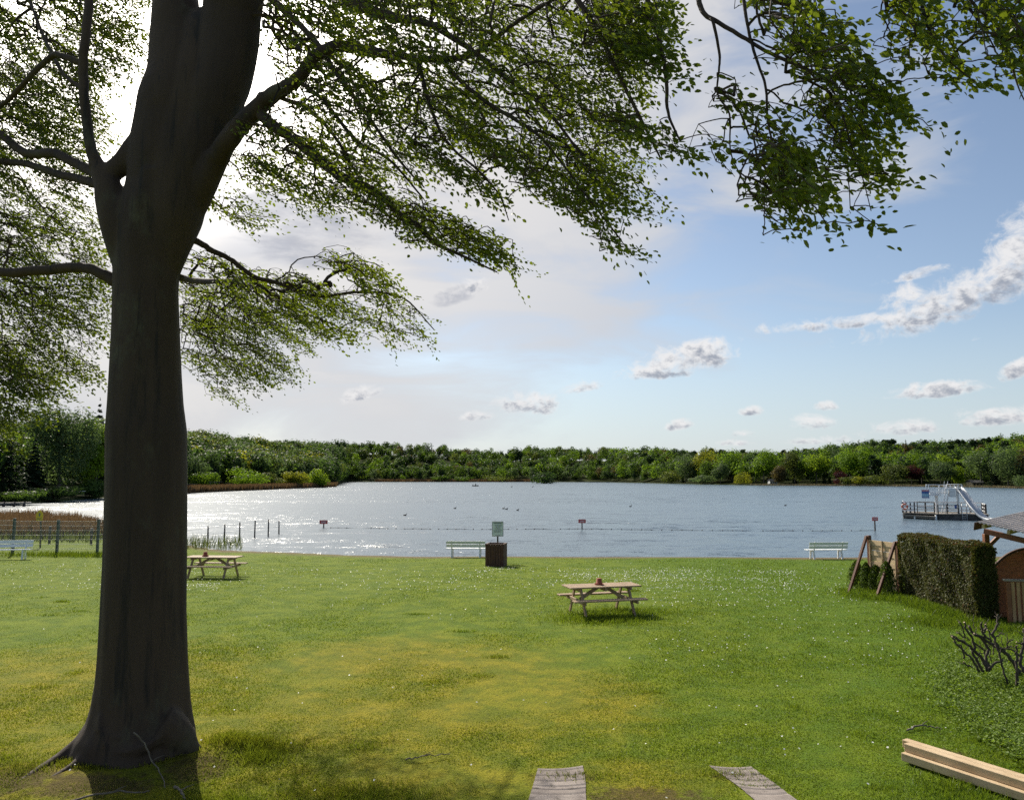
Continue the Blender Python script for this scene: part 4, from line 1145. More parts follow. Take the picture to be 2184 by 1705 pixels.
def build_grass():
    rng = np.random.RandomState(31)
    n = 560000
    u = rng.random(n)
    y0, y1 = 6.8, 40.0
    pw = .9
    Y = (y0 ** -pw + u * (y1 ** -pw - y0 ** -pw)) ** (-1 / pw)
    X = rng.uniform(-.78, .78, n) * Y + rng.uniform(-.5, .5, n)
    keep = (Y < edge_y(X) - 1.6) & free(X, Y)
    X, Y = X[keep], Y[keep]
    g = wob(X * 2.2, Y * 2.2) + .5 * wob(X * 7, Y * 7)
    lush = np.clip((X - 2) / 8, 0, 1)
    h = np.clip(.018 + .009 * g + .016 * lush, .008, .10) * rng.uniform(.5, 1.4, len(X)) * (1 + .006 * Y)
    V = [blades(X, Y, h, .004 + .00075 * Y, rng, .6)]
    # longer tufts: (x, y, radius x, radius y, count, height)
    TUFT = [(-3.55, 10.75, .45, .25, 1500, .12), (-3.2, 10.3, .25, .2, 500, .10), (-5.9, 9.9, .3, .2, 350, .07), (-6.6, 10.2, .5, .3, 500, .06), (-1.8, 9.2, .9, .35, 2200, .07), (-3.3, 8.9, .7, .3, 1500, .07),
            (11.5, 21.6, .35, 2.2, 4200, .20), (11.2, 24.2, .8, 1.0, 2600, .16), (10.6, 19.7, .7, .6, 1600, .15), (12.3, 18.8, .9, .5, 2400, .16), (5.3, 9.3, .25, .8, 900, .09), (4.95, 9.2, .3, .5, 500, .08),
            (10.5, 16.5, 1.6, 1.2, 4500, .09), (8.4, 13.6, .9, .8, 2600, .12), (2.3, 20.2, 1.1, .7, 3000, .11), (.95, 9.75, .5, .15, 260, .06), (2.6, 9.8, .4, .12, 220, .06), (-21, 38.6, 4, .8, 2500, .22), (3.2, 21.3, 1.2, .6, 1500, .10)]
    for k in range(26):
        an = -math.pi * (.06 + .88 * k / 25) ; TUFT.append((TREE[0] + .80 * math.cos(an), TREE[1] + .72 * math.sin(an), .12, .06, 60, rng.uniform(.03, .07)))
    for k in range(40):
        cy = 7.5 + 18 * rng.random() ** 1.4; cx = rng.uniform(-.6, .68) * cy
        TUFT.append((cx, cy, rng.uniform(.08, .35), rng.uniform(.06, .2), int(rng.uniform(50, 160)), rng.uniform(.04, .075)))
    for cx, cy, rx, ry, m, hh in TUFT:
        x = cx + rng.normal(0, rx * .6, m); y = cy + rng.normal(0, ry * .6, m)
        ok = free(x, y) & (y < edge_y(x) - .3); x, y = x[ok], y[ok]
        V.append(blades(x, y, hh * rng.uniform(.5, 1.25, len(x)), .005 + .0005 * y, rng, .45))
    V = np.concatenate(V); n = len(V)
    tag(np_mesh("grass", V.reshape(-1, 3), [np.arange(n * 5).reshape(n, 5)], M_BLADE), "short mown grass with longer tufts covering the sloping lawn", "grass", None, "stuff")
    # daisies
    pts = []
    for c0, c1, r0, r1, m in ((960, 1800, 1205, 1262, 1500), (1180, 1700, 1212, 1240, 900), (395, 960, 1205, 1262, 420), (395, 470, 1246, 1264, 160), (1360, 1830, 1240, 1300, 480), (1380, 1950, 1300, 1420, 260), (1500, 2050, 1420, 1690, 70), (0, 225, 1195, 1262, 260), (700, 1180, 1260, 1330, 90), (1030, 1100, 1200, 1215, 60)):
        x = rng.uniform(c0, c1, m); y = rng.uniform(r0, r1, m)
        gg = np.array([G(a, b, -.05) for a, b in zip(x, y)])
        cl = wob(gg[:, 0] * 2.5 + 9, gg[:, 1] * 2.5)
        gg = gg[(cl > -.25) | (rng.random(m) < .25)]
        pts.append(gg)
    for k in range(200):
        yy = 8 + 28 * rng.random(); pts.append(np.array([[rng.uniform(-.62, .62) * yy, yy, 0]]))
    g = np.concatenate(pts)
    ok = free(g[:, 0], g[:, 1]) & (g[:, 1] < edge_y(g[:, 0]) - 2); g = g[ok]
    n = len(g)
    c = np.stack([g[:, 0], g[:, 1], lawn_z(g[:, 0], g[:, 1]) + rng.uniform(.045, .075, n)], 1)
    r = rng.uniform(.009, .014, n) * (1 + .018 * g[:, 1])
    til = rand_dirs(rng, n) * .45 + np.array([-.1, -.15, 1]); til /= np.linalg.norm(til, axis=1, keepdims=True)
    a = np.cross(til, [1.0, 0, 0]); a /= np.linalg.norm(a, axis=1, keepdims=True); b = np.cross(til, a)
    V = np.stack([c + (a * math.cos(q * math.pi / 3) + b * math.sin(q * math.pi / 3)) * r[:, None] for q in range(6)], 1)
    m_d = leaf("daisy_petals", (.78, .78, .74), (.86, .86, .82), (.6, .6, .5), 3, .2, .3, 0)
    tag(np_mesh("daisies", V.reshape(-1, 3), [np.arange(n * 6).reshape(n, 6)], m_d), "tiny white daisies scattered in bands across the lawn", "daisies", None, "stuff")

# ------------------------------------------------------------------ common object materials
M_PALE = surf("pale_new_wood", (.44, .31, .175), (.56, .42, .26), .75, 3, (1, 1, 1), .25, .004, lo=.3, hi=.7, fine=((.30, .185, .09), 7, (.5, 3, 3), .58, .72))
M_TABLE = surf("weathered_table_wood", (.27, .18, .105), (.38, .265, .165), .75, 4, (.6, 3, 3), .3, .004, fine=((.2, .13, .075), 6, (.4, 4, 4), .58, .72))
M_RED = surf("red_brown_stained_wood", (.17, .062, .022), (.25, .095, .036), .6, 5, (1, 3, 3), .3, .004, fine=((.06, .022, .010), 9, (.5, 5, 5), .55, .7))
M_PANEL = surf("orange_brown_panel_boards", (.24, .072, .018), (.36, .120, .034), .6, 5, (1, 3, 3), .3, .004, fine=((.09, .028, .010), 9, (.5, 5, 5), .55, .7))
M_STRUT = surf("dark_red_brown_posts", (.105, .036, .016), (.15, .055, .024), .65, 5, (3, 3, 1), .3, .004)
M_DARKW = surf("dark_brown_wood", (.062, .024, .013), (.095, .038, .020), .7, 5, (4, 4, .5), .35, .005)
M_WHITE = surf("white_bench_paint", (.70, .72, .72), (.80, .81, .80), .5, 6, (1, 1, 1), .1, .003, fine=((.45, .46, .42), 9, (1, 1, 1), .62, .75))
M_TERRA = surf("terracotta", (.24, .052, .026), (.31, .075, .038), .8, 14, bump=.2, dist=.003)
M_STEEL = surf("galvanised_steel", (.50, .52, .54), (.62, .64, .66), .42, 3, bump=.05, dist=.002, metal=.55)
M_GREYP = surf("grey_white_paint", (.62, .64, .66), (.74, .75, .76), .5, 3, bump=.1, dist=.003, fine=((.40, .38, .35), 5, (3, 3, .6), .60, .74))
M_BLACKW = surf("old_dark_timber", (.045, .038, .032), (.085, .072, .06), .85, 6, (1, 1, 1), .4, .006)
M_GREYW = surf("grey_weathered_wood", (.20, .175, .15), (.31, .28, .24), .85, 5, (1, 4, 4), .4, .005)
M_GREENP = surf("dark_green_post_paint", (.018, .040, .032), (.035, .062, .050), .5, 6, bump=.1, dist=.003)
M_WIRE = surf("galvanised_wire", (.42, .42, .38), (.52, .50, .46), .5, 6, bump=0, metal=.3)
M_SIGNR = surf("red_sign_paint", (.42, .022, .016), (.50, .035, .025), .5, 6, bump=0)
M_SIGNW = surf("white_lettering", (.75, .75, .74), (.82, .82, .80), .5, 6, bump=0)
M_NOTICE = surf("notice_board_sheet", (.60, .68, .66), (.70, .76, .74), .35, 3, bump=0)
M_INK = surf("printed_ink", (.08, .10, .10), (.14, .16, .16), .6, 6, bump=0)
M_BLUE = surf("blue_sign_print", (.03, .07, .24), (.06, .13, .36), .45, 5, bump=0)
M_PALEBLUE = surf("pale_blue_print", (.20, .38, .52), (.35, .50, .58), .45, 2.5, bump=0)
M_YELLOW = surf("yellow_sign_paint", (.56, .40, .018), (.64, .47, .03), .5, 6, bump=0)
M_ORANGE = surf("orange_lifebuoy", (.55, .09, .03), (.65, .13, .05), .5, 6, bump=0)
M_CONC = surf("old_concrete", (.20, .165, .145), (.30, .255, .225), .95, 2.5, bump=.6, dist=.01, fine=((.12, .10, .085), 7, (1, 1, 1), .52, .7))
M_BLACKROPE = surf("dark_float_plastic", (.02, .02, .022), (.05, .05, .05), .5, 6, bump=0)
M_ROOF = surf("corrugated_roof_sheet", (.40, .355, .31), (.52, .46, .41), .8, 1.4, bump=.2, dist=.01, fine=((.11, .10, .075), 2.5, (1, 1, 1), .55, .72))
M_CONC2 = surf("wet_pontoon_concrete", (.045, .043, .042), (.10, .095, .09), .8, 2.2, bump=.5, dist=.03)

# ------------------------------------------------------------------ concrete wheel strips (path)
def strip(pts_l, pts_r, nrow):
    l = spline(np.array([G(x, y, 0)[:2] for x, y in pts_l]), nrow); r = spline(np.array([G(x, y, 0)[:2] for x, y in pts_r]), nrow)
    m = min(len(l), len(r)); rows = []
    for a, b in zip(l[:m], r[:m]):
        for t in np.linspace(0, 1, 13):
            q = a + (b - a) * t; q = q + [0, -.05 * (1 - (2 * t - 1) ** 2)]
            rows.append([*q, 0])
    V = np.array(rows)
    V[:, 2] = lawn_z(V[:, 0], V[:, 1]) + .012
    V = V.reshape(m, 13, 3)
    # grooves pressed across the strip
    arr = []
    for k in range(m):
        row = V[k].copy()
        if k % 5 == 2: row[:, 2] -= .009
        arr.append(row)
    V = np.concatenate(arr); i = np.arange(m - 1)[:, None] * 13; k = np.arange(12)[None]
    F = np.stack([i + k, i + 13 + k, i + 13 + k + 1, i + k + 1], -1).reshape(-1, 4)
    return tag(np_mesh("path", V, [F], M_CONC), kind="structure")
strip([(1147, 1640), (1138, 1672), (1128, 1705), (1085, 1850), (1040, 2000)], [(1243, 1634), (1249, 1670), (1250, 1705), (1262, 1850), (1275, 2000)], 60)
strip([(1512, 1634), (1560, 1668), (1606, 1705), (1760, 1850), (1910, 2000)], [(1602, 1636), (1652, 1672), (1696, 1705), (1890, 1850), (2070, 2000)], 60)
SOLID += [(.58, 8.9, .30, .55, .08), (2.82, 8.9, .26, .50, -.2)]

# ------------------------------------------------------------------ picnic tables with a flowerpot ashtray
def picnic_table(label, loc, rz):
    t = thing("picnic_table", label, "picnic table", loc, rz, "wooden picnic tables on the lawn")
    Lh = 1.0
    mb = MB()
    for k in range(5): mb.box((0, -.292 + k * .146, .735), (2 * Lh, .138, .036), None, .006)
    mb.build("tabletop", M_TABLE, t)
    for s in (-1, 1):
        mb = MB()
        for k in range(2): mb.box((0, s * (.62 + k * .126 - .063), .44), (2.02, .12, .038), None, .006)
        mb.build("seat", M_TABLE, t)
    for sx in (-1, 1):
        x = sx * .72
        mb = MB(); mb.bar((x, -.74, .384), (x, .74, .384), .045, .09, bev=.006); mb.build("seat_bearer", M_TABLE, t)
        mb = MB(); mb.bar((x, -.33, .675), (x, .33, .675), .045, .082, bev=.006); mb.build("top_bearer", M_TABLE, t)
        for s in (-1, 1):
            mb = MB(); mb.bar((x - sx * .047, s * .66, -.04), (x - sx * .047, s * .22, .712), .045, .10, (0, 1, 0), .005); mb.build("leg", M_TABLE, t)
        mb = MB(); mb.bar((x - sx * .10, 0, .40), (sx * .10, 0, .70), .045, .09, bev=.005); mb.build("brace", M_TABLE, t)
    mb = MB(); mb.bar((0, -.34, .676), (0, .34, .676), .07, .08, bev=.006); mb.build("batten", M_TABLE, t)
    return t

def pot(label, loc):
    t = thing("flower_pot", label, "flower pot", loc, 0, "flower pots on picnic tables")
    mb = MB(); mb.lathe([(.085, .0), (.115, .0), (.125, .028), (.118, .030), (.108, .012), (.09, .012)], n=24); mb.build("saucer", M_TERRA, t, True)
    mb = MB(); mb.lathe([(.092, .013), (.092, .05), (.083, .052), (.064, .165), (.058, .170), (.012, .170)], n=24); mb.build("pot", M_TERRA, t, True)
    return t

def on_lawn(X, Y): return (float(X), float(Y), float(lawn_z(X, Y)))
fl, fr, bl, br = [G(*q) for q in ((1225.5, 1318), (1351.6, 1308), (1217, 1305), (1337, 1300))]
ctr = (fl + fr + bl + br) / 4
TZ = on_lawn(ctr[0], ctr[1])
picnic_table("pale wooden picnic table alone in mid lawn, dark shadow to its right", TZ, R(15))
pot("terracotta pot upside down on the mid-lawn picnic table", (TZ[0] - .06, TZ[1] + .02, TZ[2] + .7535))
c2 = G(450, 1233, -.12)
T2 = on_lawn(c2[0], c2[1] + .2)
picnic_table("wooden picnic table half hidden behind the beech trunk", T2, R(-4))
pot("terracotta pot upside down on the table by the beech trunk", (T2[0] - .32, T2[1], T2[2] + .7535))

# ------------------------------------------------------------------ benches
def bench(label, loc, rz):
    t = thing("park_bench", label, "bench", loc, rz, "white park benches facing the lake")
    Lh = 1.04
    mb = MB()
    for k in range(3): mb.box((0, .02 + k * .135, .445), (2 * Lh, .12, .035), None, .006)
    mb.build("seat", M_WHITE, t)
    mb = MB()
    for k in range(2):
        zc = .60 + k * .17; yc = -.13 - k * .045
        mb.box((0, yc, zc), (2 * Lh - .08, .035, .15), np.array(Matrix.Rotation(R(15), 3, 'X')), .006)
    mb.build("backrest", M_WHITE, t)
    for sx in (-1, 1):
        x = sx * .72
        mb = MB(); mb.bar((x, .36, -.05), (x, .30, .425), .07, .08, (0, 1, 0), .008); mb.build("leg", M_WHITE, t)
        mb = MB(); mb.bar((x, -.10, -.05), (x, -.02, .425), .07, .09, (0, 1, 0), .008); mb.build("leg", M_WHITE, t)
        mb = MB(); mb.bar((x, -.06, .43), (x, -.225, .86), .06, .045, (0, 1, 0), .006); mb.build("back_support", M_WHITE, t)
        mb = MB(); mb.bar((x, -.04, .40), (x, .34, .40), .06, .05, bev=.006); mb.build("seat_bearer", M_WHITE, t)
    return t
b1 = G(993, 1184, -.36); bench("white bench at the water's edge next to the brown waste bin", on_lawn(b1[0] + .02, b1[1]), R(-3))
b2 = G(1765, 1187, -.36); bench("white bench standing alone at the water's edge left of the wooden screen", on_lawn(b2[0], b2[1]), R(4))
b3 = G(20, 1190, -.12); bench("white bench turned to the lawn in front of the wire fence", on_lawn(b3[0] - .1, b3[1]), R(180 + 14))

# ------------------------------------------------------------------ waste bin and notice board
bb = G(1058, 1204, -.2)
t = thing("waste_bin", "dark brown wooden waste bin below the notice board at the shore", "waste bin", on_lawn(bb[0], bb[1] + .42), R(-11))
mb = MB()
hw, hh = .40, .98
for s in range(4):
    a = s * math.pi / 2
    for k in range(7):
        u = -hw + (k + .5) * (2 * hw / 7)
        p = (u, -hw, hh / 2 - .02)
        c, q = math.cos(a), math.sin(a)
        mb.box((p[0] * c - p[1] * q, p[0] * q + p[1] * c, p[2]), (2 * hw / 7 - .008, .022, hh), a, .004)
mb.build("cladding", M_DARKW, t)
mb = MB()
for s in range(4):
    a = s * math.pi / 2; c, q = math.cos(a), math.sin(a)
    mb.box((hw * .96 * q, -hw * .96 * c, hh - .01), (2 * hw + .06, .08, .03), a, .004)
mb.build("rim", M_DARKW, t)
mb = MB(); mb.box((0, 0, .46), (.74, .74, .90), None, .03); mb.build("liner", M_BLACKROPE, t)
nb = P(1061.5, 1150, bb[1] + 2.2); nz = float(lawn_z(nb[0], nb[1]))
t = thing("notice_board", "pale notice board with printed rules on a post behind the waste bin", "sign", (nb[0], nb[1], nz))
ztop = float(P(1061, 1112, nb[1])[2]) - nz; zbot = float(P(1061, 1142.5, nb[1])[2]) - nz
mb = MB(); mb.bar((0, .05, -.1), (0, .05, ztop - .05), .075, .075, (0, 1, 0), .006); mb.build("post", M_BLACKW, t)
wp = 22.5 / FPX * nb[1]
mb = MB(); mb.box((0, 0, (ztop + zbot) / 2), (wp, .024, ztop - zbot), None, .004); pn = mb.build("panel", M_NOTICE, t)
mb = MB(); rng = np.random.RandomState(4); Hh = ztop - zbot
mb.box((0, -.0145, ztop - .05), (wp * .7, .004, .045))
for k in range(3): mb.box(((k - 1) * wp * .42, -.0145, ztop - .045), (.03, .004, .03)) if k != 1 else None
for k in range(9):
    mb.box((rng.uniform(-.02, .02), -.0145, ztop - .13 - k * .044), (wp * rng.uniform(.45, .8), .004, .014))
for k in range(4): mb.box((-wp * .18 + k * wp * .12, -.0145, zbot + .04), (wp * .07, .004, .03))
mb.build("lettering", M_INK, pn)
mb = MB()
for sx in (-1, 1): mb.box((sx * (wp / 2 + .006), 0, (ztop + zbot) / 2), (.018, .03, Hh + .02))
for zz in (ztop + .008, zbot - .008): mb.box((0, 0, zz), (wp - .002, .03, .016))
mb.build("frame", M_GREYW, pn)

# ------------------------------------------------------------------ red boards standing in the lake
for x, yb, yt, ym, w, lb in ((690, 1125, 1108.6, 1116.5, 17, "small red sign standing in the glittering water right of the stake row"),
                             (1241.5, 1128, 1106.8, 1114.5, 15.5, "small red sign standing in the lake above the mid-lawn picnic table"),
                             (1867, 1131.5, 1102, 1110, 12, "small red sign standing in the lake left of the diving raft")):
    g = G(x, yb, WZ); Y = g[1]
    t = thing("warning_sign", lb, "sign", (g[0], Y, WZ), 0, "red warning signs standing in the lake")
    zt, zm = float(P(x, yt, Y)[2]) - WZ, float(P(x, ym, Y)[2]) - WZ
    wd = w / FPX * Y
    mb = MB(); mb.bar((0, .04, -.6), (0, .04, zt), .09, .09, (0, 1, 0), .01); mb.build("post", M_BLACKW, t)
    mb = MB(); mb.box((0, -.03, (zt + zm) / 2), (wd, .03, zt - zm), None, .005); bd = mb.build("board", M_SIGNR, t)
    hgt = zt - zm
    for k, (ww, zz) in enumerate(((.72, .62), (.6, .36))):
        mb = MB(); nl = 9 - k * 2
        for j in range(nl):
            mb.box((-wd * ww / 2 + (j + .5) * wd * ww / nl, -.0475, zm + hgt * zz), (wd * ww / nl * .62, .005, hgt * .16))
        mb.build("lettering", M_SIGNW, bd)

# ------------------------------------------------------------------ float line across the bathing water
A = G(705, 1125, WZ); B = G(1241, 1127.5, WZ); C = G(1866, 1131, WZ)
t = thing("float_line", "long line of dark floats strung between the red signs in the lake", "float line", (B[0], B[1], WZ))
pts = []
for a, b in ((A, B), (B, C)):
    for s in np.linspace(0, 1, 60):
        p = a + (b - a) * s; p = p + np.array([0, -2.2 * 4 * s * (1 - s) * .5, 0]); pts.append([p[0] - B[0], p[1] - B[1], .01 + .02 * math.sin(s * 40)])
mb = MB(); mb.tube(pts, .012, 5); mb.build("rope", M_BLACKROPE, t)
fm = None; rng = np.random.RandomState(6)
for k in range(0, 118, 2):
    if rng.random() < .18: continue
    if fm is None:
        mb = MB(); mb.lathe([(.02, -.04), (.05, -.025), (.06, 0), (.05, .03), (.02, .04)], n=10); fm = mb.build("float", M_BLACKROPE, t, True)
        f = fm
    else:
        f = fm.copy(); COL.objects.link(f); f.parent = t
    f.location = (pts[k][0], pts[k][1], .02)

# ------------------------------------------------------------------ row of stakes running into the lake
rows = [(395, 1127, 1169), (443, 1121, 1164), (478, 1117, 1158), (511, 1113, 1153), (543, 1109, 1147), (572, 1107, 1144), (595, 1110, 1138)]
g0 = G(rows[0][0], rows[0][2], WZ)
t = thing("stake_fence", "row of thin dark stakes with wire running out into the lake", "fence", (g0[0], g0[1], WZ))
tops = []
for x, yt, yb in rows:
    g = G(x, yb, WZ); zt = float(P(x, yt, g[1])[2])
    lean = random.uniform(-.03, .03)
    mb = MB(); mb.tube([[g[0], g[1], WZ - .6], [g[0] + lean * .5, g[1], (WZ + zt) / 2], [g[0] + lean, g[1], zt]], [.05, .048, .042], 8)
    mb.build("stake", M_BLACKW, t, True, (g0[0], g0[1], WZ)); tops.append((g[0], g[1], zt))
mb = MB()
for f in (.9, .55):
    mb.tube([[a, b, WZ + (c - WZ) * f] for a, b, c in tops], .006, 4)
mb.build("wire", M_WIRE, t, False, (g0[0], g0[1], WZ))

# ------------------------------------------------------------------ wire fence at the left
FP = [(-60, 1107, 38.4), (31.5, 1105.6, 38.8), (125, 1108.5, 39.2), (211, 1107, 39.7), (300, 1108, 40.2), (375, 1112, 40.7)]
p0 = P(125, 1110, 39.2)
t = thing("mesh_fence", "metal mesh fence with dark green posts left of the beech trunk", "fence", (p0[0], p0[1], 0))
tp = []
for x, yt, Y in FP:
    p = P(x, yt, Y); zb = float(lawn_z(p[0], Y))
    mb = MB(); mb.box((p[0], Y, (p[2] + zb) / 2 - .1), (.11, .11, p[2] - zb + .2), None, .01)
    o = mb.build("post", M_GREENP, t, False, (p0[0], p0[1], 0)); tp.append((p[0], Y, p[2], zb))
    mb = MB(); mb.box((p[0], Y, p[2] + .012), (.12, .12, .022), None, .006); mb.build("cap", M_GREYW, o, False, (p0[0], p0[1], 0))
for a, b in zip(tp[:-1], tp[1:]):
    mb = MB()
    h = min(a[2] - a[3], b[2] - b[3]) - .05
    for k in range(8):
        f = k / 7
        mb.bar((a[0], a[1] - .07, a[3] + .06 + f * (h - .06)), (b[0], b[1] - .07, b[3] + .06 + f * (h - .06)), .012, .012)
    for k in range(1, 46):
        f = k / 46
        x = a[0] + (b[0] - a[0]) * f; y = a[1] + (b[1] - a[1]) * f - .07; z = a[3] + (b[3] - a[3]) * f
        mb.bar((x, y, z + .06), (x, y, z + h), .005, .005, (0, 1, 0))
    mb.build("mesh_panel", M_WIRE, t, False, (p0[0], p0[1], 0))
for x, yt, yb, lb in ((105, 1122, 1158, "short dark wooden post in the green strip behind the mesh fence, near the yellow sign"), (194, 1126, 1159, "short dark wooden post behind the mesh fence, close to the beech trunk")):
    g = G(x, yb, -.33); zt = float(P(x, yt, g[1])[2])
    t = thing("wooden_post", lb, "post", (g[0], g[1], -.33), 0, "short posts behind the fence")
    mb = MB(); mb.tube([[0, 0, -.4], [0, 0, (zt + .33) / 2], [.01, 0, zt + .30]], [.075, .073, .07], 10); mb.build("shaft", M_BLACKW, t, True)
    mb = MB(); mb.lathe([(.078, 0), (.08, .02), (.03, .05), (.005, .055)], (.01, 0, zt + .30), 10); mb.build("cap", M_GREYW, t)
# yellow reserve sign
g = G(85, 1167, -.28)
t = thing("reserve_sign", "yellow nature reserve sign with an owl on a dark post behind the fence", "sign", (g[0], g[1], -.28))
k = g[1] / FPX
zt = float(P(80, 1086, g[1])[2]) + .28; zb = float(P(80, 1109.5, g[1])[2]) + .28
mb = MB(); mb.tube([[0, .05, -.3], [-.04, .05, zt * .5], [-.10, .05, zt - .1]], .045, 10); mb.build("post", M_BLACKW, t, True)
wS = 7.6 * k; sh = zt - zb; xo = -.11
outl = [(xo - wS * .85, zb), (xo + wS * .85, zb), (xo + wS, zb + sh * .55), (xo + wS * .75, zb + sh * .72), (xo, zt), (xo - wS * .75, zb + sh * .72), (xo - wS, zb + sh * .55)]
mb = MB(); mb.prism([(a, -.03, b) for a, b in outl], (0, 0, 0), (0, .025, 0)); pn = mb.build("panel", M_YELLOW, t)
mb = MB()
oz = zb + sh * .52; s = sh
body = [(0, -.17), (.05, -.13), (.075, -.02), (.07, .06), (.075, .14), (.06, .20), (.045, .165), (0, .175), (-.045, .165), (-.06, .20), (-.075, .14), (-.07, .06), (-.075, -.02), (-.05, -.13)]
mb.prism([(xo + a * s, -.036, oz + b * s) for a, b in body], (0, 0, 0), (0, .005, 0)); em = mb.build("owl_emblem", M_INK, pn)
mb = MB()
for kx in (-1, 1): mb.prism([(xo + kx * .033 * s + .018 * s * math.cos(q * .785), -.039, oz + .125 * s + .018 * s * math.sin(q * .785)) for q in range(8)], (0, 0, 0), (0, .002, 0))
mb.build("eyes", M_YELLOW, em)
mb = MB()
for j in range(2):
    for q in range(8): mb.box((xo - wS * .6 + q * wS * .17, -.0345, zb + sh * (.20 - .10 * j)), (wS * .11, .004, sh * .055))
mb.build("lettering", M_INK, pn)

# ------------------------------------------------------------------ jetties
def jetty(label, a, b, width, height, posts, rail, z=WZ):
    a, b = np.array([*a[:2], 0.]), np.array([*b[:2], 0.])
    d = b - a; Ln = np.linalg.norm(d); d /= Ln; s = np.array([-d[1], d[0], 0])
    t = thing("jetty", label, "jetty", (a[0], a[1], z))
    mb = MB(); n = max(4, int(Ln / .6))
    for k in range(n):
        p = a + d * (k + .5) * Ln / n
        mb.box((p[0], p[1], z + height), (Ln / n * .93, width, .08), math.atan2(d[1], d[0]))
    for q in (-1, 1): mb.bar(a + s * q * width * .42 + [0, 0, z + height - .11], b + s * q * width * .42 + [0, 0, z + height - .11], .1, .13)
    mb.build("deck", M_GREYW, t, False, (a[0], a[1], z))
    for k in range(posts):
        for q in (-1, 1):
            p = a + d * (k + .3) * Ln / posts + s * q * width * .5
            hh = height + (rail if rail and q > 0 else .15)
            mb = MB(); mb.tube([[p[0], p[1], z - 1], [p[0], p[1], z + hh]], .11, 8); mb.build("post", M_BLACKW, t, True, (a[0], a[1], z))
    if rail:
        mb = MB()
        for f in (.5, .98): mb.bar(a + s * width * .5 + [0, 0, z + height + rail * f], b + s * width * .5 + [0, 0, z + height + rail * f], .08, .12)
        mb.build("railing", M_BLACKW, t, False, (a[0], a[1], z))
    return t
jetty("rough wooden pier reaching into the water at the left picture edge", G(-90, 1082, WZ), G(66, 1079, WZ), 1.6, .55, 7, 0)
jetty("dark low jetty with a railing just right of the beech trunk", G(385, 1051, WZ), G(428, 1049.5, WZ), 2.2, .4, 4, 2.0)
jetty("long jetty along the brown reeds of the spit", G(458, 1044.5, WZ), G(566, 1042.5, WZ), 2.4, .5, 8, 0)
jetty("small jetty with a railing between the two jetties of the spit", G(452, 1047.5, WZ), G(480, 1046.5, WZ), 2.0, .5, 3, 2.4)
# white parasol-roofed table on the left bank
pw = P(170, 1050, float(shore_y(175)) + 1.2)
t = thing("garden_table", "small white topped garden table on the left bank at the waterside", "table", (pw[0], pw[1], .3))
mb = MB(); mb.box((0, 0, .78), (1.7, .8, .07), None, .02); mb.build("tabletop", M_WHITE, t)
for sx in (-1, 1):
    for sy in (-1, 1):
        mb = MB(); mb.bar((sx * .7, sy * .3, -.2), (sx * .65, sy * .28, .745), .06, .06, (0, 1, 0)); mb.build("leg", M_BLACKW, t)

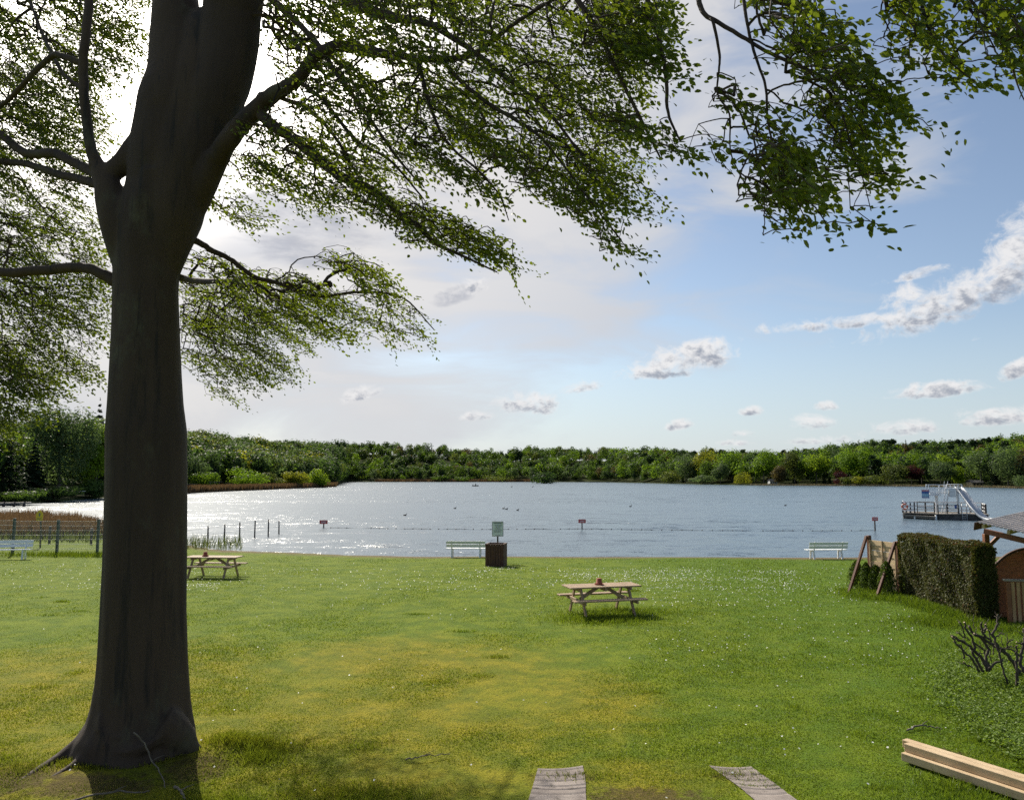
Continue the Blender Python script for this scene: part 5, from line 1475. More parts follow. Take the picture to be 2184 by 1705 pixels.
# ------------------------------------------------------------------ diving raft with slide
def build_raft():
    U = .11297; k = None
    g = G(1899.7 + 1040 * U, 1011.5 + 858 * U, WZ); Y0 = g[1]
    mpp = U * Y0 / FPX
    th_ = math.atan2(g[0], Y0)
    def RX(px): return (px - 1040) * mpp * math.cos(th_)
    def RZ(py): return (860 - py) * mpp
    D = 5.2
    t = thing("diving_raft", "bathing raft moored in the lake with white slide, tower and railings", "raft", (g[0], Y0, WZ), -th_ + R(3))
    dz = RZ(745)
    x0, x1 = RX(225), RX(1855)
    mb = MB()
    n = 34
    for q in range(n):
        xx = x0 + (x1 - x0) * (q + .5) / n
        y_front = .0 if xx > RX(880) else (RX(880) - xx) * .42
        mb.box((xx, (y_front + D) / 2, dz - .03), ((x1 - x0) / n * .94, D - y_front, .06))
    mb.build("deck", M_GREYW, t)
    mb = MB()
    mb.box(((RX(900) + x1) / 2 - .05, D / 2 + .05, dz / 2 - .22), (x1 - RX(900) - .1, D - .2, dz + .3), None, .04)
    mb.box(((x0 + RX(900)) / 2, D / 2 + .7, dz / 2 - .22), (RX(900) - x0 - .08, D - 1.6, dz + .3), None, .04)
    mb.build("pontoon", M_CONC2, t)
    mb = MB()
    a0, a1 = np.array([RX(232), 1.55, RZ(785)]), np.array([RX(860), -.25, RZ(800)])
    mb.bar(a0, a1, .35, .07); mb.bar(a0 + [0, .12, -.16], a1 + [0, .12, -.16], .12, .12)
    mb.build("step", M_GREYW, t)
    mb = MB(); mb.tube([[RX(858), -.25, -.1], [RX(858), -.25, RZ(770)]], .09, 10); mb.tube([[RX(460), .95, -.1], [RX(460), .95, RZ(790)]], .09, 10); mb.build("fender", M_GREYP, t, True)
    rt = RZ(575)
    def railing(pts, mat, top_mat=None, posts_w=.1, zt=rt, levels=(1, .6, .22), nm="railing"):
        mr = MB()
        for a, b in zip(pts[:-1], pts[1:]):
            for f in levels:
                z = dz + (zt - dz) * f
                mr.bar((a[0], a[1] - .05, z), (b[0], b[1] - .05, z), .05, .14 if top_mat else .06)
        r = mr.build(nm, top_mat or mat, t)
        for a in pts:
            mp = MB(); mp.box((a[0], a[1], (dz + zt) / 2), (posts_w, posts_w, zt - dz + .06), None, .01); mp.build("post", mat, r)
    # dark front rails, white back and side rails
    railing([(RX(905), .1), (RX(1075), .1), (RX(1285), .1)], M_BLACKW, None, .09)
    railing([(RX(520), 1.35), (RX(680), .85), (RX(838), .35)], M_BLACKW, None, .08, RZ(540), (1, .52, .05))
    railing([(RX(228), 1.9), (RX(305), 1.7), (RX(385), 1.5), (RX(462), 1.3)], M_BLACKW, M_GREYP, .12, RZ(545))
    railing([(x0 + .1, D - .1), (RX(480), D - .1), (RX(700), D - .1), (RX(900), D - .1), (RX(1150), D - .1), (RX(1420), D - .1), (RX(1600), D - .1), (x1 - .15, D - .1)], M_BLACKW, M_GREYP, .12, RZ(560))
    railing([(x1 - .15, D - .1), (x1 - .15, D * .6), (x1 - .12, 2.2)], M_BLACKW, M_GREYP, .16, RZ(575))
    railing([(x0 + .08, D - .1), (x0 + .08, 3.4), (x0 + .08, 2.0)], M_BLACKW, M_GREYP, .12, RZ(545))
    # diving platform on its column
    yb = 2.6
    mb = MB(); mb.box((RX(912), yb, (dz + RZ(420)) / 2), (RX(942) - RX(880), .3, RZ(420) - dz), None, .02); mb.build("column", M_GREYP, t)
    mb = MB(); zc = RZ(390)
    mb.box(((RX(765) + RX(990)) / 2, yb, RZ(405)), (RX(990) - RX(765), 1.5, .14), None, .02)
    mb.box(((RX(770) + RX(1110)) / 2, yb, RZ(368)), (RX(1110) - RX(770), 1.5, .10), None, .02)
    mb.build("diving_platform", M_GREYP, t)
    mb = MB()
    for yy in (yb - .72, yb + .72):
        for f in (210, 280, 316, 350): mb.bar((RX(718) if f < 300 else RX(762), yy, RZ(f)), (RX(1108), yy, RZ(f)), .045, .07 if f > 210 else .05)
        for xx in (722, 772, 975, 1090): mb.bar((RX(xx), yy, RZ(360)), (RX(xx), yy, RZ(205)), .05, .05, (0, 1, 0))
    mb.bar((RX(722), yb - .72, RZ(210)), (RX(722), yb + .72, RZ(210)), .05, .05)
    mb.build("platform_railing", M_GREYP, t)
    # slide tower
    ys = 2.0
    mb = MB()
    mb.box((RX(1240), ys, RZ(275)), (RX(1400) - RX(1110), 1.1, .09), None, .02)
    mb.build("slide_platform", M_GREYP, t)
    mb = MB()
    for xx, yy in ((1314, ys - .4), (1314, ys + .4)): mb.box((RX(xx), yy, (dz + RZ(285)) / 2), (RX(1334) - RX(1296), .18, RZ(285) - dz), None, .02)
    mb.build("tower_post", M_STEEL, t)
    for sy in (-.54, .54):
        mb = MB(); mb.box((RX(1215), ys + sy, RZ(360)), (RX(1275) - RX(1155), .03, RZ(280) - RZ(438)), None, .01); mb.build("tower_panel", M_STEEL, t)
    mb = MB()
    for yy in (ys - .52, ys + .52):
        mb.tube([[RX(1112), yy, RZ(275)], [RX(1114), yy, RZ(212)], [RX(1128), yy, RZ(200)], [RX(1390), yy, RZ(200)], [RX(1404), yy, RZ(212)], [RX(1404), yy, RZ(275)]], .028, 7)
        for xx in (1185, 1265, 1330): mb.tube([[RX(xx), yy, RZ(275)], [RX(xx), yy, RZ(200)]], .024, 6)
        mb.tube([[RX(1112), yy, RZ(238)], [RX(1404), yy, RZ(238)]], .02, 6)
    mb.build("tower_railing", M_GREYP, t, True)
    # stair up to the tower
    mb = MB(); a, b = np.array([RX(1010), ys - .9, dz]), np.array([RX(1130), ys - .2, RZ(285)])
    for q in (-.22, .22):
        o = np.array([q * .7, q, 0]); mb.bar(a + o, b + o, .05, .10)
        mb.tube([a + o + [-.1, 0, .8], b + o + [-.1, 0, .75]], .02, 6)
    for j in range(1, 10):
        p = a + (b - a) * j / 10; mb.box(p, (.2, .5, .035), .8)
    mb.build("ladder", M_GREYP, t)
    # slide chute: U section swept down
    prof = [(1322, 268), (1370, 320), (1440, 430), (1510, 545), (1580, 655), (1640, 735), (1700, 790), (1760, 822), (1810, 836), (1852, 846)]
    pts = np.array([[RX(a), ys - min((a - 1322) / 270 * 2.35, 2.35 + (a - 1592) / 260 * 1.2), RZ(b) - .05] for a, b in prof]); pts = spline(pts, 40)
    rngs = []
    for i, p in enumerate(pts):
        d = pts[min(i + 1, len(pts) - 1)] - pts[max(i - 1, 0)]; d /= np.linalg.norm(d)
        sd = np.cross(d, [0, 0, 1.0]); sd /= np.linalg.norm(sd); up = np.cross(sd, d)
        for a, h in ((-.36, .24), (-.34, .24), (-.31, .04), (-.2, 0), (.2, 0), (.31, .04), (.34, .24), (.36, .24), (.33, .0), (.22, -.04), (-.22, -.04), (-.33, 0)):
            rngs.append(p + sd * a + up * h)
    V = np.array(rngs); m = len(pts); nn = 12
    i = np.arange(m - 1)[:, None] * nn; kk = np.arange(nn)[None]; k2 = (kk + 1) % nn
    mb = MB(); mb.add(V, [np.stack([i + kk, i + k2, i + nn + k2, i + nn + kk], -1).reshape(-1, 4)])
    sl_ = mb.build("slide", M_STEEL, t, True)
    mb = MB(); mb.bar((RX(1500), ys - 1.5, dz), (RX(1500), ys - 1.5, RZ(560)), .06, .06, (0, 1, 0)); mb.build("slide_support", M_GREYP, sl_)
    # bathing ladder
    mb = MB()
    for xx in (1352, 1442):
        mb.tube([[RX(xx), -.05, -.5], [RX(xx), -.05, RZ(600)], [RX(xx), .1, RZ(560)], [RX(xx), .5, RZ(575)], [RX(xx), .6, dz]], .028, 7)
    for j in range(5): mb.tube([[RX(1352), -.05, RZ(860) - .2 + j * .2], [RX(1442), -.05, RZ(860) - .2 + j * .2]], .024, 6)
    mb.build("bathing_ladder", M_STEEL, t, True)
    # blue sign on its thin post
    mb = MB(); mb.tube([[RX(681), 1.0, dz], [RX(681), 1.0, RZ(300)]], .022, 8); mb.build("sign_post", M_STEEL, t)
    mb = MB(); mb.box((RX(688), .96, RZ(382)), (RX(760) - RX(616), .025, RZ(302) - RZ(460)), None, .004); sb = mb.build("sign_board", M_BLUE, t)
    mb = MB(); mb.box((RX(688), .945, RZ(318)), (RX(755) - RX(620), .006, RZ(306) - RZ(330))); mb.build("red_header", M_SIGNR, sb)
    mb = MB(); mb.box((RX(688), .945, RZ(402)), (RX(752) - RX(624), .006, RZ(372) - RZ(432))); mb.build("printed_picture", M_PALEBLUE, sb)
    mb = MB()
    for j in range(5): mb.box((RX(640 + j * 24), .945, RZ(444)), (.06, .006, .05))
    for j in range(7): mb.box((RX(636 + j * 17), .940, RZ(318)), (.055, .005, .045))
    mb.build("lettering", M_SIGNW, sb)
    mb = MB(); mb.box((RX(1240), -.02 + .1, RZ(610)), (.2, .08, .35), None, .02); mb.build("blue_box", M_BLUE, t)
    # lifebuoy hangs on the rail: a thing of its own
    lp = Matrix.LocRotScale(t.location, t.rotation_euler, None) @ Vector((RX(272), 1.62, RZ(632)))
    t2 = thing("lifebuoy", "orange lifebuoy with white bands hanging on the railing of the diving raft", "lifebuoy", lp, -th_ - R(10))
    mb = MB(); mb.torus((0, 0, 0), .25, .075, 'y', 32, 10); mb.build("ring", M_ORANGE, t2, True)
    for q in range(4):
        a = q * math.pi / 2 + .6
        mb = MB(); mb.torus((0, 0, 0), .25, .082, 'y', 6, 10, (a, a + .4)); mb.build("band", M_SIGNW, t2, True)
build_raft()

# ------------------------------------------------------------------ angler in a small boat
g = G(1014, 1036.2, WZ)
t = thing("rowing_boat", "tiny dark rowing boat far out on the lake in front of the low bushes", "boat", (g[0], g[1], WZ), R(8))
st = []
for u in np.linspace(-1, 1, 13):
    w = .62 * (1 - abs(u) ** 2.6) ** .6 + .02; sh = .42 + .16 * u * u
    st.append([(u * 1.6, w, sh), (u * 1.58, w * .8, .1), (u * 1.5, 0, -.12), (u * 1.58, -w * .8, .1), (u * 1.6, -w, sh), (u * 1.55, -w * .9, sh - .03), (u * 1.5, 0, .05), (u * 1.55, w * .9, sh - .03)])
V = np.array(st).reshape(-1, 3); i = np.arange(12)[:, None] * 8; kk = np.arange(8)[None]; k2 = (kk + 1) % 8
mb = MB(); mb.add(V, [np.stack([i + kk, i + k2, i + 8 + k2, i + 8 + kk], -1).reshape(-1, 4)]); mb.build("hull", M_BLACKW, t, True)
mb = MB(); mb.box((.1, 0, .3), (.3, 1.0, .05)); mb.build("thwart", M_GREYW, t)
M_CLOTH = surf("dark_outdoor_clothing", (.02, .022, .024), (.04, .04, .042), .9, 8, bump=.2, dist=.01)
def seated_person(loc):
    t = thing("person", "person in dark clothes sitting in the tiny rowing boat", "person", loc, R(8))
    me = bpy.data.meshes.new("body")
    v = [(0, 0, .0), (0, .02, .28), (0, .03, .50), (0, .02, .62), (0, .0, .74), (.12, -.35, .06), (.12, -.42, -.28), (-.12, -.35, .06), (-.12, -.42, -.28), (.2, .02, .50), (.3, -.05, .25), (.22, -.30, .20), (-.2, .02, .50), (-.3, -.05, .25), (-.22, -.30, .20)]
    e = [(0, 1), (1, 2), (2, 3), (3, 4), (0, 5), (5, 6), (0, 7), (7, 8), (2, 9), (9, 10), (10, 11), (2, 12), (12, 13), (13, 14)]
    me.from_pydata(v, e, [])
    o = bpy.data.objects.new("body", me); COL.objects.link(o); o.parent = t
    md = o.modifiers.new("skin", 'SKIN'); o.modifiers.new("sub", 'SUBSURF').levels = 1
    rad = [.17, .17, .16, .06, .10, .085, .055, .085, .055, .07, .05, .04, .07, .05, .04]
    for k, r in enumerate(rad): me.skin_vertices[0].data[k].radius = (r, r)
    me.skin_vertices[0].data[0].use_root = True
    me.materials.append(M_CLOTH)
    mb = MB(); mb.lathe([(.02, .11), (.09, .08), (.115, .02), (.15, .0), (.15, -.015), (.09, -.02)], (0, 0, .78), 14); mb.build("hat", M_CLOTH, t, True)
seated_person((g[0] + .1, g[1], WZ + .42))

# ------------------------------------------------------------------ water birds
M_BIRD = surf("dark_bird_plumage", (.02, .018, .016), (.045, .04, .035), .8, 12, bump=.2, dist=.01)
BIRDS = [(970, 1084, "small dark water bird swimming left of the notice board"), (1073.5, 1084.5, "dark water bird, left one of a close pair beyond the notice board"), (1080, 1086, "dark water bird, right one of a close pair beyond the notice board"),
         (1103.7, 1088, "dark water bird swimming alone right of the close pair"), (1344.5, 1080, "dark water bird in the middle of the lake right of the red sign"), (1674.5, 1078, "dark water bird on the blue water left of the raft"), (863.5, 1099, "dark water bird on the pale water between two red signs"),
         (1091, 1038, "far dark bird near the island bush"), (1136, 1038, "far dark bird just left of the island bush")]
for x, y, lb in BIRDS:
    g = G(x, y, WZ)
    t = thing("water_bird", lb, "bird", (g[0], g[1], WZ), random.uniform(-.6, .6), "water birds on the lake")
    s = .8 if y > 1050 else 1.7
    me = bpy.data.meshes.new("body")
    v = [(-.24, 0, .09), (-.12, 0, .05), (.05, 0, .05), (.17, 0, .09), (.2, 0, .2), (.21, 0, .29), (.30, 0, .28)]
    me.from_pydata([tuple(q * s for q in p) for p in v], [(k, k + 1) for k in range(6)], [])
    o = bpy.data.objects.new("body", me); COL.objects.link(o); o.parent = t
    o.modifiers.new("skin", 'SKIN'); o.modifiers.new("sub", 'SUBSURF').levels = 1
    for k, r in enumerate([.03, .10, .11, .07, .035, .05, .012]): me.skin_vertices[0].data[k].radius = (r * s, r * s)
    me.skin_vertices[0].data[2].use_root = True
    me.materials.append(M_BIRD)

# ------------------------------------------------------------------ cabins on the right far bank
M_CABW = surf("white_cabin_wall", (.55, .56, .55), (.66, .66, .64), .8, 1, bump=0)
M_CABY = surf("yellowish_cabin_wall", (.34, .26, .14), (.42, .33, .19), .8, 1, bump=0)
M_CABR = surf("dark_cabin_roof", (.05, .05, .055), (.08, .08, .08), .8, 1, bump=0)
M_GLASSD = surf("dark_window_glass", (.02, .025, .03), (.03, .035, .04), .15, 1, bump=0)
def cabin(label, c, base, wpx, hpx, mat, roof, Yoff):
    Y = float(shore_y(c)) + Yoff; p = P(c, base, Y); k = Y / FPX
    w, h = wpx * k, hpx * k
    z0 = float(land_z(c, Y)) - .2
    t = thing("cabin", label, "cabin", (p[0], Y, z0), R(6))
    mb = MB(); mb.box((0, w * .35, h * .33), (w, w * .7, h * .66 + .4), None, .02); wl = mb.build("wall", mat, t)
    mb = MB()
    for q in (-1, 1): mb.prism([(-w * .56, w * .35 + q * w * .45, h * .60), (w * .56, w * .35 + q * w * .45, h * .60), (w * .56, w * .35, h), (-w * .56, w * .35, h)], (0, 0, 0), (0, 0, .12))
    mb.prism([(-w * .5, -.004, h * .66), (-w * .5, w * .704, h * .66), (-w * .5, w * .35, h * .97)], (0, 0, 0), (w, 0, 0))
    mb.build("roof", roof, t)
    for q in (-.3, .0, .3):
        mb = MB(); mb.box((q * w, -.02, h * .36), (w * .15, .05, h * .3)); mb.build("window" if q else "door", M_GLASSD, t)
cabin("small white cabin under the trees of the right far bank, left of the raft", 1650, 1029, 16, 12, M_CABW, M_CABR, 12)
cabin("low yellow-lit cabin on the right far bank beyond the slide", 2086, 1036, 26, 13, M_CABY, M_CABR, 15)

# ------------------------------------------------------------------ clipped hedge, young thujas, wooden screen
M_HEDGE = leaf("hedge_leaves", (.046, .058, .014), (.098, .104, .027), (.09, .09, .014), 1.2, .15, .35, 0, 14)
M_HEDGEB = leaf("hedge_bronze_leaves", (.10, .060, .024), (.15, .095, .035), (.12, .06, .02), 1.2, .15, .35, 0, 14)
M_CORE = surf("hedge_inner_twigs", (.020, .018, .010), (.035, .03, .016), .95, 5, bump=.6, dist=.05)
def hedge():
    rng = np.random.RandomState(41)
    c0 = np.array([11.90, 19.8]); c1 = np.array([12.14, 24.1])       # centre line, near to far
    hx = .28
    d = c1 - c0; Ln = np.linalg.norm(d); d /= Ln; s = np.array([d[1], -d[0]])
    t = thing("hedge", "thick clipped hedge of dark olive leaves beside the wooden shelter", "hedge", (c0[0], c0[1], 0), 0)
    H = 1.92
    n = 34000
    face = rng.choice(5, n, p=[.40, .16, .20, .16, .08])
    u = rng.random(n) * Ln; v = rng.uniform(-hx, hx, n); z = rng.random(n) * H
    nr = np.zeros((n, 3))
    jit = np.abs(rng.normal(0, .03, n))
    bump = .05 * np.sin(u * 3.1 + z * 2.2) + .04 * np.sin(u * 7 - z * 5)
    for f, (su, sv, sz) in enumerate(((None, -1, None), (None, 1, None), (None, None, 1), (0, None, None), (1, None, None))):
        k = face == f
        if sv is not None: v[k] = sv * (hx + bump[k]) * (1 - .0 * z[k]) - sv * jit[k] * 1.2; nr[k] = [*(s * sv), .15]
        if sz is not None: z[k] = H + .04 * np.sin(u[k] * 2.7) - jit[k] + bump[k] * .6; nr[k] = [0, 0, 1]
        if su is not None: u[k] = su * Ln + (1 if su else -1) * (bump[k] - jit[k]); nr[k] = [*(d * (1 if su else -1)), .15]
    # round the top edges a little
    over = np.clip((z - (H - .22)) / .22, 0, 1) * np.clip((abs(v) - (hx - .16)) / .16, 0, 1)
    z = z - over * .09
    C = np.stack([c0[0] + d[0] * u + s[0] * v, c0[1] + d[1] * u + s[1] * v, z], 1)
    Q = clump_quads(rng, C, nr + rand_dirs(rng, n) * .75, .06, .6)
    Q -= np.array([c0[0], c0[1], 0])
    k = rng.random(n) < .05 + .20 * (face == 2)
    quads_obj("foliage", Q[~k], M_HEDGE, t); quads_obj("young_shoots", Q[k], M_HEDGEB, t)
    mb = MB(); mid = (c0 + c1) / 2 - c0
    mb.box((mid[0], mid[1], H / 2 - .06), (Ln - .2, 2 * hx - .22, H - .14), math.atan2(d[1], d[0]), .06); mb.build("inner_twigs", M_CORE, t)
    for q in range(9):
        p = d * (q + .5) * Ln / 9
        mb = MB(); mb.tube([[p[0], p[1], -.1], [p[0] + .03, p[1], .4], [p[0], p[1], .9]], [.035, .03, .02], 6); mb.build("stem", M_BLACKW, t)
hedge()

M_THUJA = leaf("thuja_sprays", (.050, .085, .014), (.095, .140, .022), (.10, .15, .014), 2, .1, .35, .3, 14)
TH = [(1828, 1252, 1196, 40, "small feathery thuja at the foot of the left screen strut, first in its row"), (1849, 1258, 1200, 34, "small thuja between the two screen struts, darker one"), (1870, 1262, 1205, 34, "small thuja in front of the pale screen boards, next to the right strut"), (1893, 1270, 1198, 40, "small thuja touching the left end of the clipped hedge")]
for j, (x, yb, yt, w, lb) in enumerate(TH):
    g = G(x, yb, 0); Y = g[1]; h = float(P(x, yt, Y)[2]); wd = w / FPX * Y
    rng = np.random.RandomState(50 + j)
    t = thing("thuja", lb, "shrub", on_lawn(g[0], Y), 0, "young thujas in front of the wooden screen")
    n = 1100; tt = rng.random(n) ** .8
    ang = rng.uniform(0, 6.28, n); rr = wd / 2 * (1 - tt ** 2.2) ** .6 * rng.uniform(.35, 1.05, n)
    C = np.stack([np.cos(ang) * rr, np.sin(ang) * rr, .03 + tt * h], 1)
    quads_obj("foliage", clump_quads(rng, C, np.stack([np.cos(ang), np.sin(ang), .1 + 0 * ang], 1) + rand_dirs(rng, n) * .6, .09, .42), M_THUJA, t)
    mb = MB(); mb.tube([[0, 0, -.05], [.01, 0, h * .5], [0, 0, h * .85]], [.02, .015, .006], 6); mb.build("stem", M_BLACKW, t)

def screen():
    pa = P(1853, 1141, 25.6); pb = P(1914.5, 1153, 24.3)
    a = np.array([pa[0], 25.6]); b = np.array([pb[0], 24.3])
    t = thing("screen_fence", "pale boarded screen between two red-brown posts with slanting struts", "fence", (a[0], a[1], 0))
    O = (a[0], a[1], 0)
    for p, zt in ((a, pa[2]), (b, pb[2])):
        mb = MB(); mb.box((p[0], p[1], zt / 2 - .1), (.11, .11, zt + .2), math.atan2(b[1] - a[1], b[0] - a[0]), .008); mb.build("post", M_STRUT, t, False, O)
    for p, zt, fx, fy in ((a, pa[2], 1809, 1262), (b, pb[2], 1868, 1273)):
        g = G(fx, fy, 0)
        mb = MB(); mb.bar((g[0], g[1], -.08), (p[0] - .08, p[1], zt - .03), .075, .09, bev=.006); mb.build("strut", M_STRUT, t, False, O)
    d = (b - a) / np.linalg.norm(b - a)
    mb = MB(); top = float(P(1880, 1153, 25)[2]); nb = 9
    for k in range(nb):
        z = .12 + (top - .12) * (k + .5) / nb
        q = .012 * (-1) ** k
        s = np.array([d[1], -d[0]])
        mb.bar((*(a + d * .07 + s * q), z), (*(b - d * .07 + s * q), z), .02, (top - .12) / nb * .96, bev=.003)
    mb.build("boards", M_PALE, t, False, O)
    mb = MB()
    for f in (.06, .5, .94):
        p = a + (b - a) * f + np.array([d[1], -d[0]]) * .04
        mb.bar((*p, .1), (*p, top), .05, .025, (d[0], d[1], 0))
    mb.build("battens", M_PALE, t, False, O)
screen()

# ------------------------------------------------------------------ wooden shelter with corrugated roof
def shelter():
    A = P(2083, 1117, 19.4); Bp = P(2200, 1144, 18.3); Cc_ = P(2184, 1094, 21.6)
    pb = G(2113, 1316, 0)
    t = thing("shelter", "red-brown timber shelter with low corrugated roof at the right picture edge", "shelter", (pb[0], pb[1], 0))
    O = (pb[0], pb[1], 0)
    u = Cc_ - A; v = Bp - A
    v = v / np.linalg.norm(v) * 3.4; u = u / np.linalg.norm(u) * 4.2
    nu, nv = 8, 340
    V = []
    nrm = np.cross(v, u); nrm /= np.linalg.norm(nrm); nrm *= np.sign(nrm[2])
    for i in range(nu):
        for j in range(nv):
            V.append(A + u * i / (nu - 1) + v * j / (nv - 1) + nrm * (.014 * math.sin(j * math.pi / 5.0) + .055))
    V = np.array(V)
    lo = V - nrm * .012
    i = np.arange(nu - 1)[:, None] * nv; k = np.arange(nv - 1)[None]
    F = np.stack([i + k, i + k + 1, i + nv + k + 1, i + nv + k], -1).reshape(-1, 4)
    mb = MB(); mb.add(V, [F]); mb.add(lo, [F[:, ::-1]])
    # close the eave and verge edges
    ed = np.arange(nv); mb.add(np.concatenate([V[ed], lo[ed]]), [np.stack([ed[:-1], ed[:-1] + nv, ed[1:] + nv, ed[1:]], -1)])
    mb.build("roof", M_ROOF, t, True, O)
    uh, vh = u / np.linalg.norm(u), v / np.linalg.norm(v)
    mb = MB(); mb.bar(A - vh * .03 - nrm * .06 - uh * .04, A - vh * .03 + u - nrm * .06, .035, .19, nrm, .004); mb.build("bargeboard", M_DARKW, t, False, O)
    mb = MB()
    st = A + uh * .25 + vh * .12 - nrm * .10
    for j in range(6):
        p = A + vh * (.14 + j * .6); mb.bar(p + uh * .06 - nrm * .03, p + u - nrm * .03, .06, .10, nrm)
    mb.build("rafters", M_PALE, t, False, O)
    zt = float(P(2112, 1132, pb[1])[2]) - .02
    mb = MB(); mb.bar((pb[0] - .02, pb[1], zt + .02), (pb[0] + vh[0] * 3.1, pb[1] + vh[1] * 3.1, zt + vh[2] * 3.1), .10, .13); mb.build("beam", M_RED, t, False, O)
    mb = MB(); mb.box((pb[0], pb[1], zt / 2 - .1), (.125, .125, zt + .1), None, .008); mb.build("post", M_RED, t, False, O)
    q = np.array([pb[0] + .04, pb[1], 0]); e = np.array([pb[0] + .42, pb[1] - .1, 0])
    mb = MB(); mb.bar((q[0], q[1], float(P(2113, 1166, pb[1])[2])), (e[0], e[1] + .1, zt - .03), .07, .09, bev=.005); mb.build("brace", M_RED, t, False, O)
    mb = MB(); mb.box((pb[0] - .072, pb[1] - .02, (float(P(0, 1173, pb[1])[2]) + float(P(0, 1207, pb[1])[2])) / 2), (.02, .05, float(P(0, 1173, pb[1])[2]) - float(P(0, 1207, pb[1])[2])), None, .003); mb.build("bracket", M_STEEL, t, False, O)
    for dx, dy in ((3.4, 2.2), (2.1, -2.5)):
        mb = MB(); mb.box((pb[0] + dx, pb[1] + dy, 1.2), (.125, .125, 2.5), None, .008); mb.build("post", M_RED, t, False, O)
    # arched board panel
    Yp = pb[1] - .02
    xs_ = [2118.5, 2130, 2145, 2160, 2175, 2190, 2215, 2245, 2275]; yt = [1206, 1194, 1182, 1174, 1169, 1167, 1170, 1182, 1206]
    t2 = thing("panel_fence", "red-brown board fence panel with arched top beside the shelter post", "fence", (pb[0] + .08, Yp, 0))
    O2 = (pb[0] + .08, Yp, 0)
    tops = np.array([P(x, y, Yp) for x, y in zip(xs_, yt)])
    topf = lambda x: np.interp(x, tops[:, 0], tops[:, 2])
    xa, xb = tops[0, 0], tops[-1, 0]
    mb = MB(); nb = 15; zmax = tops[:, 2].max()
    for k in range(nb):
        z0, z1 = zmax * k / nb - (.004 if k % 3 else -.003), zmax * (k + 1) / nb + .004
        xr = np.linspace(xa + .05, xb - .05, 30); ok = topf(xr) - .06 > z0 + .01
        if not ok.any(): continue
        xr = xr[ok]
        yy = Yp + .012 * (-1) ** k
        poly = [(x, yy, z0) for x in xr] + [(x, yy, float(min(z1, topf(x) - .05))) for x in xr[::-1]]
        mb.prism(poly, (0, 0, 0), (0, .018, 0))
    mb.build("boards", M_PANEL, t2, False, O2)
    arc = spline(tops, 36)
    mb = MB()
    for a, b in zip(arc[:-1], arc[1:]): mb.bar(a + [0, 0, -.03], b + [0, 0, -.03] + (b - a) * .08, .06, .06)
    mb.bar((xa + .02, Yp, -.05), (xa + .02, Yp, topf(xa) - .06), .05, .06, (0, 1, 0)); mb.bar((xb - .02, Yp, -.05), (xb - .02, Yp, topf(xb) - .06), .05, .06, (0, 1, 0))
    mb.build("frame", M_DARKW, t2, False, O2)
    # slatted counter / gate in front
    gb = G(2155, 1334, 0); Yg = gb[1]
    t3 = thing("slatted_gate", "low slatted wooden gate with pale top board at the right picture edge", "gate", (gb[0], Yg, 0), R(-14))
    hz = float(P(2155, 1238, Yg)[2])
    mb = MB(); mb.box((0, 0, hz / 2 - .05), (.09, .09, hz + .05), None, .006); mb.build("post", M_RED, t3)
    mb = MB(); mb.box((1.15, 0, hz / 2 - .05), (.09, .09, hz + .05), None, .006); mb.build("post", M_RED, t3)
    mb = MB(); mb.box((.57, -.01, hz + .025), (1.34, .15, .045), None, .006); mb.build("top_rail", M_GREYW, t3)
    mb = MB()
    for q in (.18, hz - .10): mb.box((.575, .03, q), (1.06, .03, .08))
    mb.build("cross_rail", M_RED, t3)
    mb = MB()
    for k in range(9): mb.box((.10 + k * .118, -.012, hz / 2 + .01), (.075, .02, hz - .06), None, .003)
    mb.build("slats", M_PALE2, t3)
    # chain hanging on the shelter post
    cx = P(2114, 1265, pb[1] - .12)
    t4 = thing("chain", "thin steel chain hanging down beside the shelter post", "chain", (cx[0] + .02, pb[1] - .10, 0))
    mb = MB(); z = 1.15; k = 0
    while z > .12:
        mb.torus((0, 0, z), .02, .005, 'y' if k % 2 == 0 else 'z', 8, 5) if k % 2 == 0 else mb.tube([[0, -.02, z], [0, .02, z + .004]], .005, 5)
        z -= .034; k += 1
    mb.build("links", M_STEEL, t4, True)
M_PALE2 = surf("brown_slat_wood", (.36, .21, .095), (.48, .30, .15), .75, 4, (4, 4, .5), .3, .004)
shelter()

